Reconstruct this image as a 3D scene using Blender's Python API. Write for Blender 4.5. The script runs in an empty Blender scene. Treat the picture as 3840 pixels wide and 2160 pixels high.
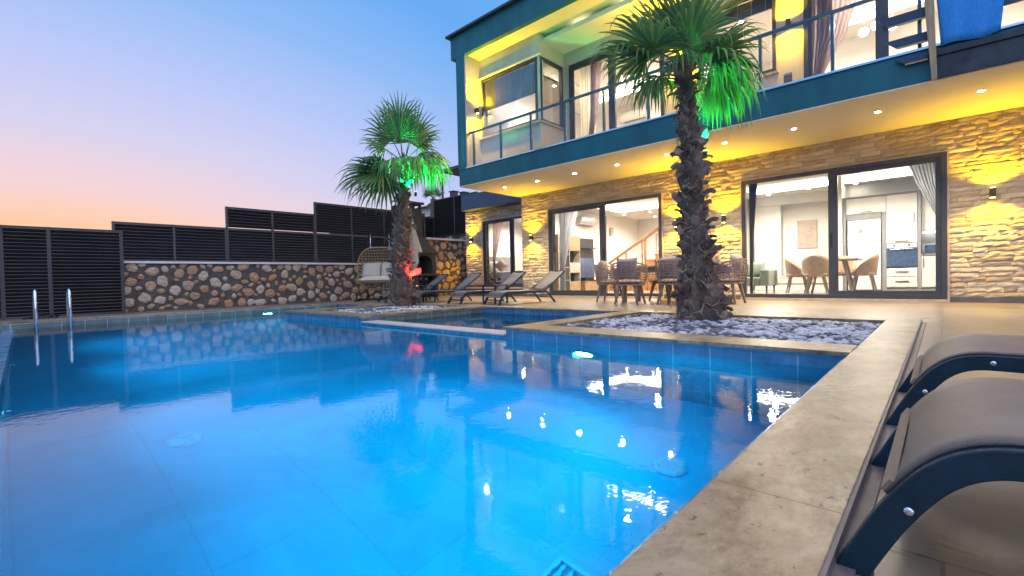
import bpy, bmesh, math, random
from mathutils import Vector, Matrix, noise as mnoise
PI = math.pi
rad = math.radians
random.seed(7)
SC = bpy.context.scene
COL = SC.collection

# ------------------------------------------------------------------ mesh helpers
class MB:
    def __init__(self): self.v = []; self.f = []; self.c = None
    def add(self, vs, fs):
        n = len(self.v); self.v += [tuple(p) for p in vs]; self.f += [tuple(i + n for i in f) for f in fs]
        return self
    def box(self, x0, x1, y0, y1, z0, z1):
        return self.add([(x0,y0,z0),(x1,y0,z0),(x1,y1,z0),(x0,y1,z0),(x0,y0,z1),(x1,y0,z1),(x1,y1,z1),(x0,y1,z1)],
                        [(0,3,2,1),(4,5,6,7),(0,1,5,4),(1,2,6,5),(2,3,7,6),(3,0,4,7)])
    def quad(self, a, b, c, d): return self.add([a,b,c,d], [(0,1,2,3)])
    def beam(self, p0, p1, w, h, up=(0,0,1)):
        p0 = Vector(p0); p1 = Vector(p1); d = (p1-p0).normalized(); up = Vector(up)
        if abs(d.dot(up)) > .98: up = Vector((1,0,0))
        s = d.cross(up).normalized(); u = s.cross(d)
        vs = []
        for p in (p0, p1):
            for a, b in ((-1,-1),(1,-1),(1,1),(-1,1)): vs.append(p + s*(a*w/2) + u*(b*h/2))
        return self.add(vs, [(0,3,2,1),(4,5,6,7),(0,1,5,4),(1,2,6,5),(2,3,7,6),(3,0,4,7)])
    def taper(self, p0, p1, w0, w1, h0=None, h1=None):
        p0 = Vector(p0); p1 = Vector(p1); d = (p1-p0).normalized(); up = Vector((0,1,0)) if abs(d.z) > .7 else Vector((0,0,1))
        s = d.cross(up).normalized(); u = s.cross(d); vs = []
        for p, w, h in ((p0,w0,h0 or w0),(p1,w1,h1 or w1)):
            for a, b in ((-1,-1),(1,-1),(1,1),(-1,1)): vs.append(p + s*(a*w/2) + u*(b*h/2))
        return self.add(vs, [(0,3,2,1),(4,5,6,7),(0,1,5,4),(1,2,6,5),(2,3,7,6),(3,0,4,7)])
    def tube(self, pts, r, n=8, caps=True):
        pts = [Vector(p) for p in pts]; m = len(pts); vs = []; fs = []
        rs = r if isinstance(r, (list, tuple)) else [r]*m
        prev = None
        for i, p in enumerate(pts):
            d = (pts[min(i+1,m-1)] - pts[max(i-1,0)]).normalized()
            if prev is None:
                a = Vector((0,0,1)) if abs(d.z) < .9 else Vector((1,0,0))
                s = d.cross(a).normalized()
            else:
                s = (prev - d*prev.dot(d)).normalized()
            prev = s; u = d.cross(s)
            for k in range(n):
                t = 2*PI*k/n; vs.append(p + (s*math.cos(t) + u*math.sin(t))*rs[i])
        for i in range(m-1):
            for k in range(n):
                a = i*n+k; b = i*n+(k+1)%n; fs.append((a, b, b+n, a+n))
        if caps: fs.append(tuple(range(n-1,-1,-1))); fs.append(tuple(range((m-1)*n, m*n)))
        return self.add(vs, fs)
    def lathe(self, prof, c=(0,0,0), n=16, cap=True):
        vs = []; fs = []; m = len(prof)
        for r, z in prof:
            for k in range(n):
                t = 2*PI*k/n; vs.append((c[0]+r*math.cos(t), c[1]+r*math.sin(t), c[2]+z))
        for i in range(m-1):
            for k in range(n):
                a = i*n+k; b = i*n+(k+1)%n; fs.append((a, b, b+n, a+n))
        if cap: fs.append(tuple(range(n-1,-1,-1))); fs.append(tuple(range((m-1)*n, m*n)))
        return self.add(vs, fs)
    def prism(self, poly, vec):
        vec = Vector(vec); a = [Vector(p) for p in poly]; n = len(a)
        fs = [tuple(range(n-1,-1,-1)), tuple(range(n, 2*n))]
        for i in range(n): j = (i+1)%n; fs.append((i, j, j+n, i+n))
        return self.add(a + [p+vec for p in a], fs)
    def grid(self, rows):
        m = len(rows); n = len(rows[0]); fs = []
        for i in range(m-1):
            for j in range(n-1): a = i*n+j; fs.append((a, a+1, a+n+1, a+n))
        return self.add([p for r in rows for p in r], fs)
    def strip_path(self, pts, w, t, up):      # flat bar of width w along `up`x, thickness t, following pts
        for a, b in zip(pts[:-1], pts[1:]): self.beam(a, b, w, t, up)
        return self
    def build(self, name, mat, parent=None, smooth=False, bevel=0, solid=0, org=None):
        me = bpy.data.meshes.new(name)
        o = org if org is not None else (tuple(parent.get('_o', (0,0,0))) if parent else (0,0,0))
        me.from_pydata([(p[0]-o[0], p[1]-o[1], p[2]-o[2]) for p in self.v], [], self.f); me.update()
        bm = bmesh.new(); bm.from_mesh(me); bmesh.ops.recalc_face_normals(bm, faces=bm.faces) if not getattr(self,'keep',False) else None; bm.to_mesh(me); bm.free()
        if smooth:
            for p in me.polygons: p.use_smooth = True
        me.materials.append(mat)
        ob = bpy.data.objects.new(name, me); COL.objects.link(ob)
        if parent: ob.parent = parent; ob['_o'] = o
        else: ob['_o'] = (0,0,0)
        if solid:
            s = ob.modifiers.new('s', 'SOLIDIFY'); s.thickness = solid; s.offset = 0
        if bevel:
            b = ob.modifiers.new('b', 'BEVEL'); b.width = bevel; b.segments = 2; b.limit_method = 'ANGLE'; b.angle_limit = rad(40)
        return ob

def _tag(o, label, cat, group=None, kind=None):
    o['label'] = label
    if cat: o['category'] = cat
    if group: o['group'] = group
    if kind: o['kind'] = kind
    return o
def thing(name, label, cat, loc=(0,0,0), group=None, rz=0, local=False):
    o = bpy.data.objects.new(name, None); COL.objects.link(o); o.empty_display_size = .1
    o.location = loc; o.rotation_euler = (0,0,rz); o['_o'] = (0,0,0) if local else tuple(loc)
    return _tag(o, label, cat, group)
def one(mb, name, mat, label, cat, group=None, smooth=False, bevel=0, solid=0):
    o = mb.build(name, mat, None, smooth, bevel, solid); return _tag(o, label, cat, group)
def struct(mb, name, mat, smooth=False, bevel=0, label=None):
    o = mb.build(name, mat, None, smooth, bevel); o['kind'] = 'structure'; o['label'] = label or name.replace('_', ' '); return o
def dup(root, loc, rz, label=None, group=None):
    r = root.copy(); COL.objects.link(r); r.location = loc; r.rotation_euler = (0,0,rz)
    if label: r['label'] = label
    if group: r['group'] = group
    for ch in list(root.children):
        c = ch.copy(); COL.objects.link(c); c.parent = r
        for g in list(ch.children):
            d = g.copy(); COL.objects.link(d); d.parent = c
    return r
def ico(sub):
    bm = bmesh.new(); bmesh.ops.create_icosphere(bm, subdivisions=sub, radius=1)
    v = [p.co.copy() for p in bm.verts]; f = [tuple(x.index for x in p.verts) for p in bm.faces]; bm.free(); return v, f
ICO = {1: ico(1), 2: ico(2), 3: ico(3)}
def blob(mb, c, r, sub=2, jit=.12, rz=0, seed=0, rng=random):
    v, f = ICO[sub]; cs, sn = math.cos(rz), math.sin(rz); off = Vector((rng.random()*50, rng.random()*50, seed)); out = []
    for p in v:
        k = 1 + jit*mnoise.noise(p*1.3 + off)*2
        x, y, z = p.x*r[0]*k, p.y*r[1]*k, p.z*r[2]*k
        out.append((c[0]+x*cs-y*sn, c[1]+x*sn+y*cs, c[2]+z))
    mb.add(out, f)
def pillow(mb, c, sx, sy, sz, rot=None, n=8):
    rows_t, rows_b = [], []
    R = rot or Matrix.Identity(3); c = Vector(c)
    for i in range(n+1):
        rt, rb = [], []
        for j in range(n+1):
            u = -1+2*i/n; w = -1+2*j/n
            h = ((1-u**4)*(1-w**4))**.5; pin = 1 - .07*(abs(u*w))**1.5*0 + .05*(u*u*w*w)
            x = u*sx*pin*(1-.05*(1-w*w)*0); y = w*sy*pin
            wob = .08*mnoise.noise(Vector((u*2, w*2, c.x)))
            rt.append(c + R @ Vector((x, y, sz*h*(1+wob)))); rb.append(c + R @ Vector((x, y, -sz*h*.8)))
        rows_t.append(rt); rows_b.append(rb)
    mb.grid(rows_t); mb.grid(rows_b)

# ------------------------------------------------------------------ materials
class NT:
    def __init__(self, nt): self.nt = nt
    def n(self, t, **kw):
        x = self.nt.nodes.new(t)
        for k, v in kw.items():
            if k in x.inputs.keys(): x.inputs[k].default_value = v
            else: setattr(x, k, v)
        return x
    def l(self, a, b): self.nt.links.new(a, b)
def c4(c): return (c[0], c[1], c[2], 1)
def new_mat(name):
    m = bpy.data.materials.new(name); m.use_nodes = True; m.node_tree.nodes.clear()
    t = NT(m.node_tree); out = t.n('ShaderNodeOutputMaterial'); return m, t, out
def ramp(t, stops, interp='LINEAR'):
    r = t.n('ShaderNodeValToRGB'); e = r.color_ramp.elements; r.color_ramp.interpolation = interp
    while len(e) < len(stops): e.new(.5)
    for x, (p, c) in zip(e, stops): x.position = p; x.color = c4(c)
    return r
def P(name, base, rough=.5, metal=0, var=.12, scale=6, bump=0, bscale=40, stretch=(1,1,1), spec=.5, coat=0, sheen=0, subs=0):
    m, t, out = new_mat(name)
    b = t.n('ShaderNodeBsdfPrincipled', Roughness=rough, Metallic=metal)
    b.inputs['Specular IOR Level'].default_value = spec; b.inputs['Coat Weight'].default_value = coat; b.inputs['Sheen Weight'].default_value = sheen
    t.l(b.outputs[0], out.inputs[0])
    tc = t.n('ShaderNodeTexCoord'); mp = t.n('ShaderNodeMapping'); mp.inputs['Scale'].default_value = stretch; t.l(tc.outputs['Object'], mp.inputs[0])
    nz = t.n('ShaderNodeTexNoise', Scale=scale, Detail=5.0, Roughness=.6); t.l(mp.outputs[0], nz.inputs['Vector'])
    lo = [max(0, c*(1-var*1.6)) for c in base]; hi = [min(1, c*(1+var*1.4)) for c in base]
    r = ramp(t, [(.25, lo), (.75, hi)]); t.l(nz.outputs[0], r.inputs[0]); t.l(r.outputs[0], b.inputs['Base Color'])
    rr = t.n('ShaderNodeMapRange'); rr.inputs[3].default_value = max(.02, rough-.1); rr.inputs[4].default_value = min(1, rough+.1); t.l(nz.outputs[0], rr.inputs[0]); t.l(rr.outputs[0], b.inputs['Roughness'])
    if bump:
        n2 = t.n('ShaderNodeTexNoise', Scale=bscale, Detail=4.0); t.l(mp.outputs[0], n2.inputs['Vector'])
        bp = t.n('ShaderNodeBump', Strength=bump, Distance=.01); t.l(n2.outputs[0], bp.inputs['Height']); t.l(bp.outputs[0], b.inputs['Normal'])
    return m
def EM(name, col, s):
    m, t, out = new_mat(name); e = t.n('ShaderNodeEmission', Color=c4(col), Strength=s); t.l(e.outputs[0], out.inputs[0]); return m
def island_mat(name, stops, rough=.8, bump=.4, bscale=25, nscale=8, namt=.35):
    m, t, out = new_mat(name); b = t.n('ShaderNodeBsdfPrincipled', Roughness=rough); t.l(b.outputs[0], out.inputs[0])
    g = t.n('ShaderNodeNewGeometry'); tc = t.n('ShaderNodeTexCoord')
    nz = t.n('ShaderNodeTexNoise', Scale=nscale, Detail=6.0, Roughness=.65); t.l(tc.outputs['Object'], nz.inputs['Vector'])
    mx = t.n('ShaderNodeMath', operation='MULTIPLY_ADD'); mx.inputs[1].default_value = 1-namt; t.l(g.outputs['Random Per Island'], mx.inputs[0])
    sc = t.n('ShaderNodeMath', operation='MULTIPLY'); sc.inputs[1].default_value = namt; t.l(nz.outputs[0], sc.inputs[0]); t.l(sc.outputs[0], mx.inputs[2])
    r = ramp(t, stops); t.l(mx.outputs[0], r.inputs[0]); t.l(r.outputs[0], b.inputs['Base Color'])
    n2 = t.n('ShaderNodeTexNoise', Scale=bscale, Detail=6.0, Roughness=.7); t.l(tc.outputs['Object'], n2.inputs['Vector'])
    bp = t.n('ShaderNodeBump', Strength=bump, Distance=.02); t.l(n2.outputs[0], bp.inputs['Height']); t.l(bp.outputs[0], b.inputs['Normal'])
    return m
def brick_mat(name, c1, c2, mortar, bw, rh, ms=.004, rough=.4, axes='XY', off=.5, var=.2, nscale=3, bump=.25, stretch=(1,1,1), spec=.5):
    m, t, out = new_mat(name); b = t.n('ShaderNodeBsdfPrincipled', Roughness=rough); t.l(b.outputs[0], out.inputs[0])
    b.inputs['Specular IOR Level'].default_value = spec
    tc = t.n('ShaderNodeTexCoord'); sp = t.n('ShaderNodeSeparateXYZ'); cb = t.n('ShaderNodeCombineXYZ'); t.l(tc.outputs['Object'], sp.inputs[0])
    if axes == 'WALL':     # u = x+y, v = z  (works for axis-aligned walls), floors get x,y
        ad = t.n('ShaderNodeMath', operation='ADD'); t.l(sp.outputs[0], ad.inputs[0]); t.l(sp.outputs[1], ad.inputs[1])
        t.l(ad.outputs[0], cb.inputs[0]); t.l(sp.outputs[2], cb.inputs[1])
    else:
        t.l(sp.outputs['XYZ'.index(axes[0])], cb.inputs[0]); t.l(sp.outputs['XYZ'.index(axes[1])], cb.inputs[1])
    br = t.n('ShaderNodeTexBrick', Scale=1.0, offset=off); br.inputs['Color1'].default_value = c4(c1); br.inputs['Color2'].default_value = c4(c2); br.inputs['Mortar'].default_value = c4(mortar)
    br.inputs['Mortar Size'].default_value = ms; br.inputs['Brick Width'].default_value = bw; br.inputs['Row Height'].default_value = rh; br.inputs['Mortar Smooth'].default_value = .1
    t.l(cb.outputs[0], br.inputs['Vector'])
    mp = t.n('ShaderNodeMapping'); mp.inputs['Scale'].default_value = stretch; t.l(tc.outputs['Object'], mp.inputs[0])
    nz = t.n('ShaderNodeTexNoise', Scale=nscale, Detail=7.0, Roughness=.65, Distortion=.6); t.l(mp.outputs[0], nz.inputs['Vector'])
    r = ramp(t, [(.3, (1-var,)*3), (.7, (1+var*.6,)*3)]); t.l(nz.outputs[0], r.inputs[0])
    mx = t.n('ShaderNodeMix', data_type='RGBA', blend_type='MULTIPLY'); mx.inputs[0].default_value = 1
    t.l(br.outputs[0], mx.inputs[6]); t.l(r.outputs[0], mx.inputs[7]); t.l(mx.outputs[2], b.inputs['Base Color'])
    rr = t.n('ShaderNodeMapRange'); rr.inputs[3].default_value = rough-.12; rr.inputs[4].default_value = rough+.15; t.l(nz.outputs[0], rr.inputs[0]); t.l(rr.outputs[0], b.inputs['Roughness'])
    bp = t.n('ShaderNodeBump', Strength=bump, Distance=.004, invert=True); t.l(br.outputs['Fac'], bp.inputs['Height'])
    b2 = t.n('ShaderNodeBump', Strength=bump*.5, Distance=.004); t.l(nz.outputs[0], b2.inputs['Height']); t.l(bp.outputs[0], b2.inputs['Normal']); t.l(b2.outputs[0], b.inputs['Normal'])
    return m
def glass_mat(name, tint=(.97,.98,.98), refl=.5):
    m, t, out = new_mat(name); tr = t.n('ShaderNodeBsdfTransparent', Color=c4(tint)); gl = t.n('ShaderNodeBsdfGlossy', Roughness=.02)
    fr = t.n('ShaderNodeFresnel', IOR=1.4); mu = t.n('ShaderNodeMath', operation='MULTIPLY'); mu.inputs[1].default_value = refl; t.l(fr.outputs[0], mu.inputs[0])
    mx = t.n('ShaderNodeMixShader'); t.l(mu.outputs[0], mx.inputs[0]); t.l(tr.outputs[0], mx.inputs[1]); t.l(gl.outputs[0], mx.inputs[2]); t.l(mx.outputs[0], out.inputs[0]); return m

M = {}
M['render_white'] = P('white_render', (.80,.77,.70), .85, var=.03, scale=3, bump=.05, bscale=120)
M['facade'] = P('grey_facade_paint', (.56,.53,.48), .85, var=.04, scale=3, bump=.05, bscale=120)
M['soffit'] = P('soffit_paint', (.80,.74,.56), .8, var=.03, scale=1.5)
M['teal'] = P('dark_teal_paint', (.003,.115,.145), .5, var=.22, scale=2.2, stretch=(1,1,.3), bump=.04, bscale=200)
M['canopy'] = P('slate_paint', (.07,.10,.17), .6, var=.08, scale=3)
M['black_cover'] = P('black_weathered_sheet', (.02,.03,.04), .45, var=.5, scale=5, bump=.1)
M['anthracite'] = P('anthracite_aluminium', (.050,.055,.070), .38, metal=.2, var=.08, scale=8)
M['fence'] = P('fence_aluminium', (.052,.050,.052), .42, metal=.25, var=.15, scale=5, stretch=(1,.3,1))
M['fence_post'] = P('fence_post_aluminium', (.075,.07,.066), .45, metal=.3, var=.12, scale=8)
M['rail'] = P('railing_metal', (.05,.12,.17), .3, metal=.5, var=.08)
M['chrome'] = P('stainless_steel', (.72,.75,.78), .12, metal=1, var=.05)
M['stone'] = island_mat('split_stone', [(.08,(.38,.29,.19)),(.35,(.49,.40,.29)),(.6,(.56,.47,.35)),(.85,(.67,.57,.43)),(.97,(.47,.37,.25))], .85, .6, 36, 9, .4)
M['plinth'] = P('plinth_stone', (.10,.095,.10), .5, var=.2, scale=4)
M['sill'] = P('sill_marble', (.45,.36,.28), .35, var=.15, scale=9)
M['rubble'] = island_mat('rubble_stone', [(.05,(.50,.43,.37)),(.28,(.56,.45,.34)),(.48,(.50,.33,.20)),(.66,(.42,.24,.13)),(.82,(.55,.44,.34)),(.95,(.66,.60,.54))], .9, 1.0, 22, 26, .5)
M['mortar'] = P('dark_mortar', (.105,.090,.078), .95, var=.3, scale=9, bump=.6, bscale=40)
M['cap'] = P('wall_cap_stone', (.74,.68,.68), .6, var=.08, scale=6)
def travertine():
    m, t, out = new_mat('travertine_coping'); b = t.n('ShaderNodeBsdfPrincipled', Roughness=.3); t.l(b.outputs[0], out.inputs[0]); tc = t.n('ShaderNodeTexCoord')
    n1 = t.n('ShaderNodeTexNoise', Scale=4.2, Detail=10.0, Roughness=.72, Distortion=.8); n2 = t.n('ShaderNodeTexNoise', Scale=34.0, Detail=5.0, Roughness=.7); n3 = t.n('ShaderNodeTexNoise', Scale=11.0, Detail=8.0, Roughness=.75)
    mp = t.n('ShaderNodeMapping'); mp.inputs['Scale'].default_value = (1,.55,1); t.l(tc.outputs['Object'], mp.inputs[0])
    for n in (n1, n2, n3): t.l(mp.outputs[0], n.inputs['Vector'])
    r1 = ramp(t, [(.30,(.13,.085,.05)),(.44,(.25,.175,.105)),(.55,(.34,.25,.155)),(.72,(.47,.36,.235))]); t.l(n1.outputs[0], r1.inputs[0])
    r3 = ramp(t, [(.36,(.50,.47,.44)),(.52,(1,1,1)),(.68,(1.12,1.1,1.08))]); t.l(n3.outputs[0], r3.inputs[0])
    r2 = ramp(t, [(.33,(.30,.26,.22)),(.40,(1,1,1))]); t.l(n2.outputs[0], r2.inputs[0])
    m1 = t.n('ShaderNodeMix', data_type='RGBA', blend_type='MULTIPLY'); m1.inputs[0].default_value = 1; t.l(r1.outputs[0], m1.inputs[6]); t.l(r3.outputs[0], m1.inputs[7])
    m2 = t.n('ShaderNodeMix', data_type='RGBA', blend_type='MULTIPLY'); m2.inputs[0].default_value = .9; t.l(m1.outputs[2], m2.inputs[6]); t.l(r2.outputs[0], m2.inputs[7])
    sp = t.n('ShaderNodeSeparateXYZ'); t.l(tc.outputs['Object'], sp.inputs[0]); fr = t.n('ShaderNodeMath', operation='PINGPONG'); fr.inputs[1].default_value = .605; t.l(sp.outputs[1], fr.inputs[0])
    lt = t.n('ShaderNodeMath', operation='LESS_THAN'); lt.inputs[1].default_value = .0022; t.l(fr.outputs[0], lt.inputs[0])
    m3 = t.n('ShaderNodeMix', data_type='RGBA'); m3.inputs[7].default_value = (.10,.075,.055,1); t.l(lt.outputs[0], m3.inputs[0]); t.l(m2.outputs[2], m3.inputs[6]); t.l(m3.outputs[2], b.inputs['Base Color'])
    rr = t.n('ShaderNodeMapRange'); rr.inputs[3].default_value = .18; rr.inputs[4].default_value = .55; t.l(n3.outputs[0], rr.inputs[0]); t.l(rr.outputs[0], b.inputs['Roughness'])
    bp = t.n('ShaderNodeBump', Strength=.35, Distance=.004); t.l(n3.outputs[0], bp.inputs['Height']); b2 = t.n('ShaderNodeBump', Strength=.4, Distance=.003); t.l(r2.outputs[0], b2.inputs['Height']); t.l(bp.outputs[0], b2.inputs['Normal']); t.l(b2.outputs[0], b.inputs['Normal']); return m
M['travertine'] = travertine()
def cloth(name, base, tr=.55, stretch=(14,14,.4)):
    m, t, out = new_mat(name); tc = t.n('ShaderNodeTexCoord'); mp = t.n('ShaderNodeMapping'); mp.inputs['Scale'].default_value = stretch; t.l(tc.outputs['Object'], mp.inputs[0]); nz = t.n('ShaderNodeTexNoise', Scale=3.0, Detail=4.0); t.l(mp.outputs[0], nz.inputs['Vector'])
    r = ramp(t, [(.3, [c*.8 for c in base]),(.7, [min(1,c*1.12) for c in base])]); t.l(nz.outputs[0], r.inputs[0])
    d = t.n('ShaderNodeBsdfDiffuse'); tl = t.n('ShaderNodeBsdfTranslucent'); mx = t.n('ShaderNodeMixShader'); mx.inputs[0].default_value = tr; t.l(r.outputs[0], d.inputs[0]); t.l(r.outputs[0], tl.inputs[0]); t.l(d.outputs[0], mx.inputs[1]); t.l(tl.outputs[0], mx.inputs[2]); t.l(mx.outputs[0], out.inputs[0]); return m
M['coping_edge'] = P('coping_trim_stone', (.12,.10,.10), .5, var=.25, scale=10)
M['terrace'] = brick_mat('terrace_plank_tile', (.25,.195,.14), (.30,.24,.175), (.15,.115,.085), 1.2, .6, .004, .30, 'XY', .33, .32, 2.4, .15, (.35,1.8,1))
M['strip'] = brick_mat('dark_deck_tile', (.13,.11,.115), (.15,.13,.13), (.08,.07,.07), .8, .6, .004, .45, 'YX', .5, .2, 3)
M['pool_tile'] = brick_mat('slate_blue_pool_tile', (.060,.20,.33), (.085,.235,.37), (.30,.42,.48), .295, .6, .005, .22, 'WALL', 0, .38, 6, .3, (1,1,.5))
M['pool_side_tile'] = brick_mat('grey_green_pool_tile', (.105,.150,.140), (.145,.195,.18), (.36,.42,.41), .295, .6, .005, .22, 'WALL', 0, .35, 6, .3, (1,1,.5))
M['pool_floor'] = brick_mat('pool_floor_tile', (.018,.33,.58), (.020,.345,.60), (.015,.29,.53), 1.2, .6, .005, .35, 'XY', .5, .20, 1.3, .1)
M['weir'] = P('weir_stone', (.46,.43,.42), .5, var=.1, scale=6)
M['bark'] = P('palm_bark', (.12,.085,.06), .95, var=.45, scale=14, bump=.9, bscale=30, stretch=(1,1,.4))
M['boot'] = island_mat('palm_leaf_base', [(.1,(.05,.032,.024)),(.38,(.15,.10,.075)),(.6,(.30,.235,.195)),(.75,(.20,.13,.09)),(.95,(.09,.06,.045))], .85, .6, 40, 14, .5)
M['fibre'] = P('palm_fibre', (.32,.25,.18), .95, var=.3)
M['wicker'] = P('wicker', (.31,.225,.175), .6, var=.25, scale=25, bump=.3, bscale=150)
M['wicker_light'] = P('pale_wicker', (.34,.235,.13), .6, var=.25, scale=25, bump=.3, bscale=150)
M['chair_leg'] = P('chair_leg_wood', (.24,.17,.13), .5, var=.2, scale=20, stretch=(1,1,.2))
M['cushion'] = P('grey_cushion_fabric', (.25,.19,.165), .95, var=.1, scale=30, sheen=.2)
M['cushion_tan'] = P('tan_cushion_fabric', (.50,.38,.22), .95, var=.1, scale=30, sheen=.2)
M['cream'] = P('cream_fabric', (.58,.50,.40), .95, var=.06, scale=12, bump=.3, bscale=18)
M['frame_navy'] = P('lounger_frame_paint', (.006,.026,.042), .42, spec=.35, var=.35, scale=9, bump=.04)
M['sling'] = P('lounger_sling_mesh', (.135,.112,.105), .45, var=.30, scale=5, bump=.5, bscale=300, stretch=(1,1,1))
M['hem'] = P('sling_hem', (.26,.19,.125), .7, var=.1)
M['steel_dark'] = P('dark_steel', (.035,.035,.04), .45, metal=.4, var=.1)
M['bbq'] = P('barbecue_concrete', (.062,.055,.046), .8, var=.12, scale=5, bump=.1)
M['soot'] = P('sooty_brick', (.07,.045,.035), .95, var=.3, scale=10)
M['black'] = P('black_plastic', (.012,.012,.013), .4, var=.1)
M['wood'] = P('oak_wood', (.40,.19,.06), .4, var=.25, scale=5, stretch=(6,1,1), coat=.2)
M['wood_pale'] = P('pale_oak_board', (.30,.19,.105), .5, var=.2, scale=5, stretch=(1,1,5))
M['wood_post'] = P('weathered_pine_post', (.42,.30,.17), .6, var=.25, scale=7, stretch=(5,5,.4))
M['grey_board'] = P('dark_grey_board', (.022,.02,.02), .5, var=.15, scale=4)
M['stone_board'] = P('stone_pattern_board', (.40,.36,.32), .5, var=.3, scale=14)
M['inner_wall'] = P('interior_wall_paint', (.88,.86,.83), .85, var=.02, scale=2)
M['inner_floor'] = P('polished_floor', (.70,.66,.60), .12, var=.05, scale=1.5)
M['gloss_white'] = P('gloss_white_front', (.82,.80,.77), .18, var=.02)
M['fridge_white'] = P('fridge_white', (.84,.83,.82), .25, var=.01)
M['grey_trim'] = P('grey_cabinet_trim', (.27,.27,.29), .4, var=.1, scale=10)
M['granite'] = P('speckled_granite', (.25,.25,.25), .4, var=.7, scale=160)
M['oven_glass'] = P('oven_glass', (.06,.09,.16), .12, var=.3, scale=12)
M['sage'] = P('sage_fabric', (.30,.36,.31), .8, var=.06, scale=20, sheen=.2)
M['suede'] = P('tan_suede', (.46,.31,.20), .85, var=.14, scale=12, sheen=.3)
M['taupe'] = P('taupe_wood', (.34,.28,.23), .5, var=.15, scale=8, stretch=(1,1,.2))
M['pink_curtain'] = cloth('dusty_pink_curtain', (.50,.38,.38))
M['sheer'] = cloth('cream_sheer_curtain', (.74,.70,.58), .7)
M['blue_curtain'] = cloth('pale_grey_curtain', (.60,.62,.66))
M['mauve'] = P('mauve_fabric', (.46,.31,.36), .9, var=.06, sheen=.2)
M['white_fabric'] = P('white_fabric', (.80,.78,.75), .9, var=.04)
M['blind'] = P('grey_blind_fabric', (.20,.20,.19), .7, var=.15, scale=60, stretch=(1,1,6))
M['blue_fabric'] = P('bright_blue_fabric', (.03,.30,.80), .75, var=.22, scale=30, stretch=(4,1,.6), bump=.2, bscale=220)
M['navy_board'] = P('navy_board', (.020,.055,.11), .5, var=.15)
M['beige_edge'] = P('beige_edge_trim', (.55,.43,.22), .6, var=.1)
M['roof_tile'] = brick_mat('terracotta_roof_tile', (.30,.14,.09), (.38,.20,.13), (.12,.07,.05), .25, .3, .02, .85, 'XZ', .5, .3)
M['brown_slat'] = P('brown_slat', (.17,.11,.09), .6, var=.2)
M['ground'] = P('dry_earth', (.10,.09,.075), 1, var=.3, scale=.6)
M['drain'] = P('pool_inlet_plastic', (.10,.40,.62), .5, var=.08)
M['socket'] = P('grey_socket', (.12,.12,.14), .5)
M['gold'] = P('bronze_lamp_body', (.10,.075,.035), .35, metal=.6, var=.1)
M['wine'] = P('red_wine', (.06,.008,.012), .08)
M['pink_flower'] = P('pink_petal', (.75,.20,.35), .7, var=.2)
M['green_leaf_small'] = P('green_stem', (.08,.16,.04), .7, var=.2)
M['canvas'] = P('canvas_beige', (.50,.42,.35), .8, var=.08, scale=6)
M['blossom'] = P('mauve_blossom', (.48,.33,.42), .8, var=.3, scale=30)
M['ink'] = P('dark_ink', (.06,.05,.05), .7)
M['red_print'] = P('red_print', (.62,.08,.07), .6)
M['green_print'] = P('green_print', (.10,.42,.12), .6)
M['yellow_print'] = P('yellow_print', (.75,.6,.08), .6)
M['vase_red'] = P('pink_vase', (.62,.25,.24), .6)
M['glass'] = glass_mat('window_glass', refl=.75)
M['rail_glass'] = glass_mat('railing_glass', (.975,.985,.98), .55)
M['clear_glass'] = glass_mat('wine_glass', (.86,.88,.90), 2.2)
WARM = (1, .85, .62); YEL = (1, .57, .0); GREEN = (.0, 1, .22); RED = (1, .07, .06); AQUA = (.0, .64, .90)
M['e_warm'] = EM('downlight_glow', (1,.84,.62), 240)
M['e_room'] = EM('room_downlight_glow', (1,.88,.70), 90)
M['e_cove'] = EM('cove_strip_glow', (1,.92,.78), 34)
M['e_yel'] = EM('sconce_glow', (1,.78,.2), 30)
M['e_green'] = EM('green_lamp_glow', (.05,1,.35), 14)
M['e_red'] = EM('red_lamp_glow', (1,.16,.10), 10)
M['e_pool'] = EM('pool_lamp_glow', (.55,.85,1), 140)
M['e_globe'] = EM('globe_lamp_glow', (1,.95,.85), 8)
M['e_under'] = EM('undercabinet_glow', (1,.97,.9), 6)

def leaf_mat():
    m, t, out = new_mat('palm_frond_green'); g = t.n('ShaderNodeNewGeometry'); tc = t.n('ShaderNodeTexCoord')
    nz = t.n('ShaderNodeTexNoise', Scale=5.0, Detail=3.0); t.l(tc.outputs['Object'], nz.inputs['Vector'])
    ad = t.n('ShaderNodeMath', operation='MULTIPLY_ADD'); ad.inputs[1].default_value = .6; t.l(g.outputs['Random Per Island'], ad.inputs[0])
    sc = t.n('ShaderNodeMath', operation='MULTIPLY'); sc.inputs[1].default_value = .5; t.l(nz.outputs[0], sc.inputs[0]); t.l(sc.outputs[0], ad.inputs[2])
    r = ramp(t, [(.1,(.045,.14,.07)),(.45,(.085,.22,.075)),(.75,(.16,.29,.08)),(.93,(.30,.29,.10))]); t.l(ad.outputs[0], r.inputs[0])
    d = t.n('ShaderNodeBsdfPrincipled', Roughness=.42); tl = t.n('ShaderNodeBsdfTranslucent'); t.l(r.outputs[0], d.inputs['Base Color']); t.l(r.outputs[0], tl.inputs[0])
    mx = t.n('ShaderNodeMixShader'); mx.inputs[0].default_value = .42; t.l(d.outputs[0], mx.inputs[1]); t.l(tl.outputs[0], mx.inputs[2]); t.l(mx.outputs[0], out.inputs[0]); return m
M['leaf'] = leaf_mat()
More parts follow.
